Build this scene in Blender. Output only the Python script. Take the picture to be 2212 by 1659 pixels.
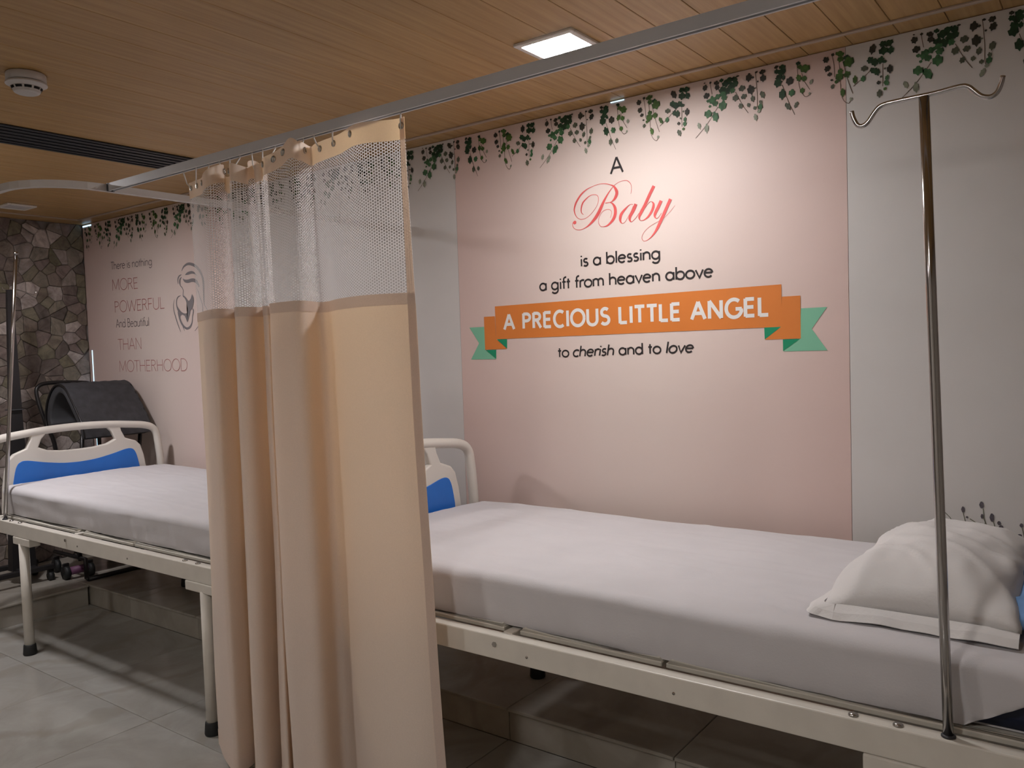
import bpy, bmesh, math, random
from mathutils import Vector, Matrix, noise

for o in list(bpy.data.objects):
    bpy.data.objects.remove(o, do_unlink=True)
SC = bpy.context.scene
C = SC.collection
random.seed(7)

# ------------------------------------------------------------------ camera
YAW, PITCH, ROLL = 0.638545, -0.044809, -0.032532
cyw, syw, cpt, spt = math.cos(YAW), math.sin(YAW), math.cos(PITCH), math.sin(PITCH)
fw = Vector((-syw * cpt, cyw * cpt, spt))
rt = Vector((cyw, syw, 0))
up = rt.cross(fw)
r2 = math.cos(ROLL) * rt + math.sin(ROLL) * up
u2 = -math.sin(ROLL) * rt + math.cos(ROLL) * up
cd = bpy.data.cameras.new('camera')
cd.sensor_fit = 'HORIZONTAL'
cd.sensor_width = 36.0
cd.lens = 36.0 * 1768.3 / 2212.0
cd.clip_start = 0.02
cam = bpy.data.objects.new('camera', cd)
C.objects.link(cam)
cam.matrix_world = Matrix(((r2.x, u2.x, -fw.x, 0.0), (r2.y, u2.y, -fw.y, -2.6), (r2.z, u2.z, -fw.z, 1.332), (0, 0, 0, 1)))
SC.camera = cam

# ------------------------------------------------------------------ world, exposure
wd = bpy.data.worlds.new('world')
SC.world = wd
wd.use_nodes = True
wd.node_tree.nodes['Background'].inputs[0].default_value = (0.5, 0.55, 0.65, 1)
wd.node_tree.nodes['Background'].inputs[1].default_value = 0.02
SC.view_settings.view_transform = 'Standard'
SC.view_settings.look = 'None'
SC.view_settings.gamma = 1.0
SC.view_settings.exposure = 1.05
SC.view_settings.use_curve_mapping = False
LAMP_ABOVE_BED = 74.0      # emission of the square ceiling lamps
LAMP_ROOM = 104.0
LAMP_LEFT = 122.0

# ------------------------------------------------------------------ materials
MATS = {}


def new_mat(name):
    m = bpy.data.materials.new(name)
    m.use_nodes = True
    MATS[name] = m
    return m, m.node_tree.nodes, m.node_tree.links, m.node_tree.nodes['Principled BSDF']


def simple(name, col, rough=0.5, metal=0.0, var=0.0, scale=20.0, bump=0.0, bscale=200.0, spec=0.5, sheen=0.0):
    m, N, L, b = new_mat(name)
    b.inputs['Base Color'].default_value = (*col, 1)
    b.inputs['Roughness'].default_value = rough
    b.inputs['Metallic'].default_value = metal
    b.inputs['Specular IOR Level'].default_value = spec
    if sheen:
        b.inputs['Sheen Weight'].default_value = sheen
    tc = N.new('ShaderNodeTexCoord')
    if var:
        n = N.new('ShaderNodeTexNoise')
        n.inputs['Scale'].default_value = scale
        n.inputs['Detail'].default_value = 4
        L.new(tc.outputs['Object'], n.inputs['Vector'])
        r = N.new('ShaderNodeValToRGB')
        r.color_ramp.elements[0].position = 0.3
        r.color_ramp.elements[1].position = 0.7
        r.color_ramp.elements[0].color = (*[c * (1 - var) for c in col], 1)
        r.color_ramp.elements[1].color = (*[min(1, c * (1 + var)) for c in col], 1)
        L.new(n.outputs['Fac'], r.inputs['Fac'])
        L.new(r.outputs['Color'], b.inputs['Base Color'])
    if bump:
        n2 = N.new('ShaderNodeTexNoise')
        n2.inputs['Scale'].default_value = bscale
        n2.inputs['Detail'].default_value = 3
        L.new(tc.outputs['Object'], n2.inputs['Vector'])
        bp = N.new('ShaderNodeBump')
        bp.inputs['Strength'].default_value = bump
        bp.inputs['Distance'].default_value = 0.004
        L.new(n2.outputs['Fac'], bp.inputs['Height'])
        L.new(bp.outputs['Normal'], b.inputs['Normal'])
    return m


simple('pink_base', (0.62, 0.47, 0.42), 0.6, var=0.03, scale=3)
simple('white_print', (0.64, 0.615, 0.595), 0.55, var=0.02, scale=4, bump=0.05, bscale=500)
simple('plaster', (0.55, 0.52, 0.48), 0.8, var=0.04, scale=2)
simple('ink', (0.018, 0.013, 0.013), 0.6)
simple('ink_grey', (0.22, 0.20, 0.205), 0.6)
simple('ink_soft', (0.17, 0.13, 0.13), 0.6)
simple('ink_rose', (0.42, 0.14, 0.13), 0.6)
simple('coral', (0.68, 0.10, 0.095), 0.55, var=0.18, scale=9)
simple('orange', (0.68, 0.20, 0.03), 0.55, var=0.03, scale=6)
simple('light_green', (0.20, 0.50, 0.33), 0.55)
simple('dark_green', (0.0, 0.26, 0.12), 0.55)
simple('white_letter', (0.78, 0.76, 0.73), 0.55)
simple('leaf_g', (0.012, 0.045, 0.016), 0.6, var=0.5, scale=60)
simple('leaf_m', (0.045, 0.13, 0.05), 0.6, var=0.4, scale=60)
simple('leaf_y', (0.05, 0.11, 0.018), 0.6, var=0.4, scale=60)
simple('leaf_b', (0.03, 0.028, 0.018), 0.6, var=0.4, scale=60)
simple('leaf_h', (0.09, 0.10, 0.065), 0.6, var=0.3, scale=60)
simple('leaf_p', (0.24, 0.26, 0.19), 0.6, var=0.2, scale=60)
simple('stem_print', (0.13, 0.085, 0.06), 0.6)
simple('lavender_print', (0.10, 0.085, 0.10), 0.6, var=0.3, scale=150)
simple('lavender_stem', (0.13, 0.13, 0.09), 0.6)
simple('bead', (0.42, 0.33, 0.26), 0.5)
simple('slot_black', (0.012, 0.013, 0.016), 0.45)
simple('slot_blade', (0.022, 0.024, 0.03), 0.4)
simple('rail_grey', (0.56, 0.57, 0.60), 0.4, metal=0.0, var=0.05, scale=5)
simple('track_white', (0.60, 0.58, 0.57), 0.4)
simple('joint_black', (0.03, 0.03, 0.035), 0.5)
simple('plastic_white', (0.72, 0.69, 0.65), 0.35)
simple('plastic_detector', (0.55, 0.53, 0.53), 0.4)
simple('vent_dark', (0.012, 0.009, 0.012), 0.6)
simple('bed_paint', (0.66, 0.62, 0.55), 0.38, var=0.05, scale=14)
simple('bed_panel', (0.60, 0.57, 0.50), 0.42, var=0.05, scale=10)
simple('footboard_plastic', (0.70, 0.66, 0.60), 0.33, var=0.02, scale=6)
simple('blue_insert', (0.02, 0.17, 0.62), 0.35, var=0.06, scale=9)
simple('rubber', (0.012, 0.013, 0.013), 0.6)
simple('chrome', (0.50, 0.48, 0.47), 0.16, metal=1.0)
simple('bolt_steel', (0.42, 0.40, 0.38), 0.25, metal=0.9)
simple('sheet', (0.61, 0.59, 0.605), 0.85, var=0.03, scale=6, bump=0.12, bscale=240, spec=0.15, sheen=0.1)
simple('pillow_case', (0.70, 0.68, 0.67), 0.85, var=0.03, scale=9, bump=0.15, bscale=160, spec=0.15, sheen=0.1)
simple('pillow_blue', (0.16, 0.30, 0.55), 0.8, var=0.1, scale=15, spec=0.2)
simple('mattress_navy', (0.012, 0.018, 0.05), 0.55, var=0.2, scale=20)
simple('cot_quilt', (0.04, 0.04, 0.045), 0.6, var=0.25, scale=25, bump=0.2, bscale=120)
simple('cot_side', (0.05, 0.05, 0.055), 0.7, var=0.1, scale=25)
simple('cot_tube', (0.02, 0.018, 0.018), 0.35, metal=0.4)
simple('cot_inner', (0.008, 0.008, 0.014), 0.7)
simple('purple_hub', (0.16, 0.06, 0.13), 0.5)
simple('stand_dark', (0.016, 0.014, 0.015), 0.5)
simple('mortar', (0.19, 0.17, 0.16), 0.9, var=0.2, scale=20)


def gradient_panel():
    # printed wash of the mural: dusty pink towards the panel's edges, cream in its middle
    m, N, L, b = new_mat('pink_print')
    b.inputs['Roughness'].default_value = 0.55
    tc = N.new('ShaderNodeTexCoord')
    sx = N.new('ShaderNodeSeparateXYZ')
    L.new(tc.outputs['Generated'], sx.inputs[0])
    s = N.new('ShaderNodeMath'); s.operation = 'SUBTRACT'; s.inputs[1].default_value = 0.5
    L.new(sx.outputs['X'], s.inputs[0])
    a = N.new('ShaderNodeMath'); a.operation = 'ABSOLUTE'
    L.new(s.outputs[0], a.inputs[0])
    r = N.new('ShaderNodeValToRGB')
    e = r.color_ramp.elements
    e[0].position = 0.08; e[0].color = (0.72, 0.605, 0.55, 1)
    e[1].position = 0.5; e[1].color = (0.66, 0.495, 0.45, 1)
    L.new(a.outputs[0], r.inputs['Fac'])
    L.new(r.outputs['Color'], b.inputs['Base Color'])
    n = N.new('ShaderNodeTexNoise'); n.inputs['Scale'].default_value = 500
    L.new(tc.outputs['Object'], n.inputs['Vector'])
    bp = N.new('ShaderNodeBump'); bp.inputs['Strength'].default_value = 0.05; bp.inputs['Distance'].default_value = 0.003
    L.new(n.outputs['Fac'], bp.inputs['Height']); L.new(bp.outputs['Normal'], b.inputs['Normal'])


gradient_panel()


def wood():
    m, N, L, b = new_mat('ceiling_wood')
    tc = N.new('ShaderNodeTexCoord')
    oi = N.new('ShaderNodeObjectInfo')
    ad = N.new('ShaderNodeVectorMath'); ad.operation = 'ADD'
    cb = N.new('ShaderNodeCombineXYZ')
    mu = N.new('ShaderNodeMath'); mu.operation = 'MULTIPLY'; mu.inputs[1].default_value = 37.0
    L.new(oi.outputs['Random'], mu.inputs[0])
    L.new(mu.outputs[0], cb.inputs[1])
    L.new(tc.outputs['Object'], ad.inputs[0]); L.new(cb.outputs[0], ad.inputs[1])
    mp = N.new('ShaderNodeMapping'); mp.inputs['Scale'].default_value = (60, 2.2, 10)
    L.new(ad.outputs[0], mp.inputs['Vector'])
    n = N.new('ShaderNodeTexNoise'); n.inputs['Scale'].default_value = 1.0; n.inputs['Detail'].default_value = 6; n.inputs['Roughness'].default_value = 0.6
    L.new(mp.outputs[0], n.inputs['Vector'])
    r = N.new('ShaderNodeValToRGB')
    r.color_ramp.elements[0].position = 0.3; r.color_ramp.elements[0].color = (0.36, 0.21, 0.075, 1)
    r.color_ramp.elements[1].position = 0.72; r.color_ramp.elements[1].color = (0.51, 0.32, 0.135, 1)
    L.new(n.outputs['Fac'], r.inputs['Fac'])
    hs = N.new('ShaderNodeHueSaturation')
    ma = N.new('ShaderNodeMapRange'); ma.inputs[3].default_value = 0.98; ma.inputs[4].default_value = 1.02
    L.new(oi.outputs['Random'], ma.inputs[0]); L.new(ma.outputs[0], hs.inputs['Value'])
    L.new(r.outputs['Color'], hs.inputs['Color'])
    L.new(hs.outputs['Color'], b.inputs['Base Color'])
    b.inputs['Roughness'].default_value = 0.42


wood()


def marble(name, c0, c1, rough, vein=(0.30, 0.27, 0.23)):
    m, N, L, b = new_mat(name)
    tc = N.new('ShaderNodeTexCoord')
    oi = N.new('ShaderNodeObjectInfo')
    cb = N.new('ShaderNodeCombineXYZ')
    mu = N.new('ShaderNodeMath'); mu.operation = 'MULTIPLY'; mu.inputs[1].default_value = 23.0
    L.new(oi.outputs['Random'], mu.inputs[0]); L.new(mu.outputs[0], cb.inputs[2])
    ad = N.new('ShaderNodeVectorMath'); ad.operation = 'ADD'
    L.new(tc.outputs['Object'], ad.inputs[0]); L.new(cb.outputs[0], ad.inputs[1])
    n = N.new('ShaderNodeTexNoise'); n.inputs['Scale'].default_value = 2.3; n.inputs['Detail'].default_value = 7; n.inputs['Roughness'].default_value = 0.6; n.inputs['Distortion'].default_value = 1.6
    L.new(ad.outputs[0], n.inputs['Vector'])
    r = N.new('ShaderNodeValToRGB')
    e = r.color_ramp.elements
    e[0].position = 0.32; e[0].color = (*c0, 1)
    e[1].position = 0.68; e[1].color = (*c1, 1)
    L.new(n.outputs['Fac'], r.inputs['Fac'])
    w = N.new('ShaderNodeTexWave'); w.inputs['Scale'].default_value = 0.9; w.inputs['Distortion'].default_value = 9; w.inputs['Detail'].default_value = 5; w.inputs['Detail Scale'].default_value = 1.4
    L.new(ad.outputs[0], w.inputs['Vector'])
    rr = N.new('ShaderNodeValToRGB')
    rr.color_ramp.elements[0].position = 0.0; rr.color_ramp.elements[0].color = (0.5, 0.5, 0.5, 1)
    rr.color_ramp.elements[1].position = 0.12; rr.color_ramp.elements[1].color = (0, 0, 0, 1)
    L.new(w.outputs['Fac'], rr.inputs['Fac'])
    mx = N.new('ShaderNodeMixRGB'); mx.inputs[2].default_value = (*vein, 1)
    L.new(rr.outputs['Color'], mx.inputs[0]); L.new(r.outputs['Color'], mx.inputs[1])
    L.new(mx.outputs[0], b.inputs['Base Color'])
    b.inputs['Roughness'].default_value = rough


marble('floor_tile', (0.33, 0.31, 0.28), (0.44, 0.43, 0.40), 0.2)
marble('ledge_tile', (0.33, 0.30, 0.25), (0.45, 0.42, 0.37), 0.2)


def stone_mat():
    m, N, L, b = new_mat('stone')
    tc = N.new('ShaderNodeTexCoord'); oi = N.new('ShaderNodeObjectInfo')
    r = N.new('ShaderNodeValToRGB')
    e = r.color_ramp.elements
    e[0].position = 0.0; e[0].color = (0.10, 0.085, 0.075, 1)
    e[1].position = 1.0; e[1].color = (0.42, 0.38, 0.36, 1)
    for p, c in ((0.3, (0.17, 0.135, 0.125)), (0.55, (0.14, 0.13, 0.085)), (0.8, (0.24, 0.21, 0.20))):
        k = e.new(p); k.color = (*c, 1)
    ge = N.new('ShaderNodeNewGeometry')
    sm = N.new('ShaderNodeMath'); sm.operation = 'ADD'
    fr = N.new('ShaderNodeMath'); fr.operation = 'FRACT'
    L.new(oi.outputs['Random'], sm.inputs[0]); L.new(ge.outputs['Random Per Island'], sm.inputs[1])
    L.new(sm.outputs[0], fr.inputs[0]); L.new(fr.outputs[0], r.inputs['Fac'])
    n = N.new('ShaderNodeTexNoise'); n.inputs['Scale'].default_value = 13; n.inputs['Detail'].default_value = 7; n.inputs['Roughness'].default_value = 0.7; n.inputs['Distortion'].default_value = 1.2
    L.new(tc.outputs['Object'], n.inputs['Vector'])
    r2_ = N.new('ShaderNodeValToRGB')
    r2_.color_ramp.elements[0].position = 0.3; r2_.color_ramp.elements[0].color = (0.52, 0.47, 0.43, 1)
    r2_.color_ramp.elements[1].position = 0.75; r2_.color_ramp.elements[1].color = (1.85, 1.8, 1.76, 1)
    L.new(n.outputs['Fac'], r2_.inputs['Fac'])
    mx = N.new('ShaderNodeMixRGB'); mx.blend_type = 'MULTIPLY'; mx.inputs[0].default_value = 1
    L.new(r.outputs['Color'], mx.inputs[1]); L.new(r2_.outputs['Color'], mx.inputs[2])
    L.new(mx.outputs[0], b.inputs['Base Color'])
    b.inputs['Roughness'].default_value = 0.7
    bp = N.new('ShaderNodeBump'); bp.inputs['Strength'].default_value = 0.5; bp.inputs['Distance'].default_value = 0.01
    L.new(n.outputs['Fac'], bp.inputs['Height']); L.new(bp.outputs['Normal'], b.inputs['Normal'])


stone_mat()


def emission(name, col, strength):
    m, N, L, b = new_mat(name)
    N.remove(b)
    e = N.new('ShaderNodeEmission')
    e.inputs[0].default_value = (*col, 1); e.inputs[1].default_value = strength
    L.new(e.outputs[0], N['Material Output'].inputs[0])


emission('lamp_bed', (1.0, 0.98, 0.985), LAMP_ABOVE_BED)
emission('lamp_left', (1.0, 0.97, 1.0), LAMP_LEFT)
emission('lamp_room', (1.0, 0.95, 0.92), LAMP_ROOM)
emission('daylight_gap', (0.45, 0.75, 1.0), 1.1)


def cloth(name, col, trans, net=False):
    m, N, L, b = new_mat(name)
    N.remove(b)
    out = N['Material Output']
    d = N.new('ShaderNodeBsdfDiffuse'); t = N.new('ShaderNodeBsdfTranslucent')
    tc = N.new('ShaderNodeTexCoord')
    nz = N.new('ShaderNodeTexNoise'); nz.inputs['Scale'].default_value = 350; nz.inputs['Detail'].default_value = 2
    L.new(tc.outputs['Object'], nz.inputs['Vector'])
    r = N.new('ShaderNodeValToRGB')
    r.color_ramp.elements[0].position = 0.3; r.color_ramp.elements[0].color = (*[c * 0.93 for c in col], 1)
    r.color_ramp.elements[1].position = 0.7; r.color_ramp.elements[1].color = (*col, 1)
    L.new(nz.outputs['Fac'], r.inputs['Fac'])
    L.new(r.outputs['Color'], d.inputs[0])
    t.inputs[0].default_value = (*trans, 1)
    mx = N.new('ShaderNodeMixShader'); mx.inputs[0].default_value = 0.28
    L.new(d.outputs[0], mx.inputs[1]); L.new(t.outputs[0], mx.inputs[2])
    if not net:
        L.new(mx.outputs[0], out.inputs[0])
        return
    # honeycomb net: three cosine waves at 120 degrees, holes where their sum is high
    uv = N.new('ShaderNodeUVMap')
    k = 2 * math.pi / 0.0068
    acc = None
    for a in (0, 60, 120):
        dt = N.new('ShaderNodeVectorMath'); dt.operation = 'DOT_PRODUCT'
        dt.inputs[1].default_value = (k * math.cos(math.radians(a)), k * math.sin(math.radians(a)), 0)
        L.new(uv.outputs[0], dt.inputs[0])
        cs = N.new('ShaderNodeMath'); cs.operation = 'COSINE'
        L.new(dt.outputs['Value'], cs.inputs[0])
        if acc is None:
            acc = cs.outputs[0]
        else:
            s = N.new('ShaderNodeMath'); s.operation = 'ADD'
            L.new(acc, s.inputs[0]); L.new(cs.outputs[0], s.inputs[1]); acc = s.outputs[0]
    gt = N.new('ShaderNodeMath'); gt.operation = 'GREATER_THAN'; gt.inputs[1].default_value = -0.38
    L.new(acc, gt.inputs[0])
    tr = N.new('ShaderNodeBsdfTransparent')
    m2 = N.new('ShaderNodeMixShader')
    L.new(gt.outputs[0], m2.inputs[0]); L.new(mx.outputs[0], m2.inputs[1]); L.new(tr.outputs[0], m2.inputs[2])
    L.new(m2.outputs[0], out.inputs[0])


cloth('curtain_cloth', (0.87, 0.755, 0.67), (0.86, 0.60, 0.32))
cloth('curtain_hem', (0.80, 0.66, 0.57), (0.6, 0.44, 0.30))
cloth('curtain_net', (0.88, 0.86, 0.86), (0.85, 0.83, 0.83), net=True)

# ------------------------------------------------------------------ helpers


def tag(o, label=None, cat=None, group=None, kind=None):
    if label: o['label'] = label
    if cat: o['category'] = cat
    if group: o['group'] = group
    if kind: o['kind'] = kind
    return o


def obj(name, bm, mat, parent=None, smooth=False, kind=None, label=None):
    me = bpy.data.meshes.new(name)
    if isinstance(bm, tuple):
        me.from_pydata(*bm)
    else:
        bm.to_mesh(me); bm.free()
    return link(name, me, mat, parent, smooth, kind, label)


def link(name, me, mat, parent=None, smooth=False, kind=None, label=None):
    for mm in (mat if isinstance(mat, (list, tuple)) else [mat]):
        if len(me.materials) < (len(mat) if isinstance(mat, (list, tuple)) else 1):
            me.materials.append(MATS[mm])
    if smooth:
        me.polygons.foreach_set('use_smooth', [True] * len(me.polygons))
    o = bpy.data.objects.new(name, me)
    C.objects.link(o)
    if parent is not None:
        o.parent = parent
        # meshes are written in room coordinates; only the Empties stand away from the origin
        if parent.data is None:
            o.matrix_parent_inverse = Matrix.Translation(-parent.location)
    if kind: o['kind'] = kind
    if label: o['label'] = label
    return o


def thing(name, label, cat, loc, group=None):
    o = bpy.data.objects.new(name, None)
    o.empty_display_size = 0.1
    o.location = loc
    C.objects.link(o)
    return tag(o, label, cat, group)


def add_box(bm, x0, x1, y0, y1, z0, z1, bev=0.0, seg=2):
    r = bmesh.ops.create_cube(bm, size=1.0)
    vs = r['verts']
    for v in vs:
        v.co = Vector(((x0 + x1) / 2 + v.co.x * (x1 - x0), (y0 + y1) / 2 + v.co.y * (y1 - y0), (z0 + z1) / 2 + v.co.z * (z1 - z0)))
    if bev:
        es = list({e for v in vs for e in v.link_edges})
        bmesh.ops.bevel(bm, geom=es, offset=bev, segments=seg, affect='EDGES', profile=0.5)
    return bm


def box(x0, x1, y0, y1, z0, z1, bev=0.0, seg=2):
    return add_box(bmesh.new(), x0, x1, y0, y1, z0, z1, bev, seg)


def catmull(P, n=6, closed=False):
    out = []
    m = len(P)
    rng = range(m if closed else m - 1)
    for i in rng:
        g = lambda k: P[k % m] if closed else P[max(0, min(m - 1, k))]
        p0, p1, p2, p3 = g(i - 1), g(i), g(i + 1), g(i + 2)
        for j in range(n):
            t = j / n
            out.append(tuple(0.5 * (2 * b + (c - a) * t + (2 * a - 5 * b + 4 * c - d) * t * t + (3 * b - a - 3 * c + d) * t ** 3) for a, b, c, d in zip(p0, p1, p2, p3)))
    if not closed:
        out.append(tuple(P[-1]))
    return out


def add_tube(bm, pts, r, n=10, cap=True, closed=False):
    pts = [Vector(p) for p in pts]
    rs = r if isinstance(r, (list, tuple)) else [r] * len(pts)
    rings = []
    prev = None
    m = len(pts)
    for i, p in enumerate(pts):
        if closed:
            t = (pts[(i + 1) % m] - pts[i - 1]).normalized()
        else:
            t = (pts[min(i + 1, m - 1)] - pts[max(i - 1, 0)]).normalized()
        if prev is None:
            a = Vector((0, 0, 1)) if abs(t.z) < 0.9 else Vector((1, 0, 0))
            u = t.cross(a).normalized()
        else:
            u = (prev - t * prev.dot(t)).normalized()
        prev = u
        w = t.cross(u)
        rings.append([bm.verts.new(p + rs[i] * (math.cos(2 * math.pi * k / n) * u + math.sin(2 * math.pi * k / n) * w)) for k in range(n)])
    for i in range(m if closed else m - 1):
        a, b = rings[i], rings[(i + 1) % m]
        for k in range(n):
            bm.faces.new((a[k], a[(k + 1) % n], b[(k + 1) % n], b[k]))
    if cap and not closed:
        bm.faces.new(rings[0][::-1]); bm.faces.new(rings[-1])
    return bm


def tube(pts, r, n=10, closed=False):
    return add_tube(bmesh.new(), pts, r, n, closed=closed)


def lathe(cx, cy, prof, n=24, flip=False):
    bm = bmesh.new()
    rings = []
    for r, z in prof:
        rings.append([bm.verts.new((cx + r * math.cos(2 * math.pi * k / n), cy + r * math.sin(2 * math.pi * k / n), z)) for k in range(n)])
    for a, b in zip(rings, rings[1:]):
        for k in range(n):
            bm.faces.new((a[k], a[(k + 1) % n], b[(k + 1) % n], b[k]))
    bm.faces.new(rings[0][::-1]); bm.faces.new(rings[-1])
    bmesh.ops.recalc_face_normals(bm, faces=bm.faces)
    return bm


def prism(poly, a0, a1, axis='x', bev=0.0, seg=2):
    """polygon in the two other axes, extruded along axis from a0 to a1"""
    bm = bmesh.new()

    def mk(a, p):
        return {'x': (a, p[0], p[1]), 'y': (p[0], a, p[1]), 'z': (p[0], p[1], a)}[axis]
    A = [bm.verts.new(mk(a0, p)) for p in poly]
    B = [bm.verts.new(mk(a1, p)) for p in poly]
    f1 = bm.faces.new(A); f2 = bm.faces.new(B[::-1])
    n = len(poly)
    for i in range(n):
        bm.faces.new((A[i], B[i], B[(i + 1) % n], A[(i + 1) % n]))
    bmesh.ops.recalc_face_normals(bm, faces=bm.faces)
    if bev:
        bmesh.ops.bevel(bm, geom=list(f1.edges) + list(f2.edges), offset=bev, segments=seg, affect='EDGES', profile=0.5)
    return bm


def rounded_box(x0, x1, y0, y1, z0, z1, r, cuts, fn=None):
    """subdivided box with rounded edges; fn(v, face) moves each point afterwards"""
    bm = bmesh.new()
    cx, cy, cz = cuts
    seen = {}

    def V(i, j, k):
        key = (i, j, k)
        if key not in seen:
            p = Vector((x0 + (x1 - x0) * i / cx, y0 + (y1 - y0) * j / cy, z0 + (z1 - z0) * k / cz))
            q = Vector((min(max(p.x, x0 + r), x1 - r), min(max(p.y, y0 + r), y1 - r), min(max(p.z, z0 + r), z1 - r)))
            d = p - q
            if d.length > 1e-6:
                # keep flat faces flat: only the components beyond the inner box count
                p = q + d.normalized() * r if (abs(d.x) > 1e-6) + (abs(d.y) > 1e-6) + (abs(d.z) > 1e-6) > 1 else p
            if fn:
                p = fn(p)
            seen[key] = bm.verts.new(p)
        return seen[key]
    for i in range(cx):
        for j in range(cy):
            bm.faces.new((V(i, j, 0), V(i, j + 1, 0), V(i + 1, j + 1, 0), V(i + 1, j, 0)))
            bm.faces.new((V(i, j, cz), V(i + 1, j, cz), V(i + 1, j + 1, cz), V(i, j + 1, cz)))
    for i in range(cx):
        for k in range(cz):
            bm.faces.new((V(i, 0, k), V(i + 1, 0, k), V(i + 1, 0, k + 1), V(i, 0, k + 1)))
            bm.faces.new((V(i, cy, k), V(i, cy, k + 1), V(i + 1, cy, k + 1), V(i + 1, cy, k)))
    for j in range(cy):
        for k in range(cz):
            bm.faces.new((V(0, j, k), V(0, j, k + 1), V(0, j + 1, k + 1), V(0, j + 1, k)))
            bm.faces.new((V(cx, j, k), V(cx, j + 1, k), V(cx, j + 1, k + 1), V(cx, j, k + 1)))
    return bm


# flat print on the back wall: strokes and filled shapes in the wall's x / z plane
def add_stroke(bm, pts, y, mi=0, caps=True):
    """pts: (x, z, width)"""
    n = len(pts)
    L_, R_ = [], []
    for i, (x, z, w) in enumerate(pts):
        a = pts[max(i - 1, 0)]; b = pts[min(i + 1, n - 1)]
        dx, dz = b[0] - a[0], b[1] - a[1]
        l = math.hypot(dx, dz) or 1
        nx, nz = -dz / l, dx / l
        m = 1.0
        if 0 < i < n - 1:
            d1 = math.hypot(x - a[0], z - a[1]) or 1
            c = ((x - a[0]) * dx + (z - a[1]) * dz) / (d1 * l)
            m = min(1.6, 1 / max(c, 0.3))
        L_.append(bm.verts.new((x + nx * w / 2 * m, y - 2e-6 * i, z + nz * w / 2 * m)))
        R_.append(bm.verts.new((x - nx * w / 2 * m, y - 2e-6 * i, z - nz * w / 2 * m)))
    for i in range(n - 1):
        f = bm.faces.new((L_[i], R_[i], R_[i + 1], L_[i + 1])); f.material_index = mi


def add_poly(bm, pts, y, mi=0):
    f = bm.faces.new([bm.verts.new((x, y, z)) for x, z in pts])
    f.material_index = mi
    return f


def facing_out(bm):
    for f in bm.faces:
        f.normal_update()
        if f.normal.y > 0:
            f.normal_flip()
    return bm


def arc(cx, cy, rx, ry, a0, a1, n=14):
    return [(cx + rx * math.cos(math.radians(a0 + (a1 - a0) * i / n)), cy + ry * math.sin(math.radians(a0 + (a1 - a0) * i / n))) for i in range(n + 1)]


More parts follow.
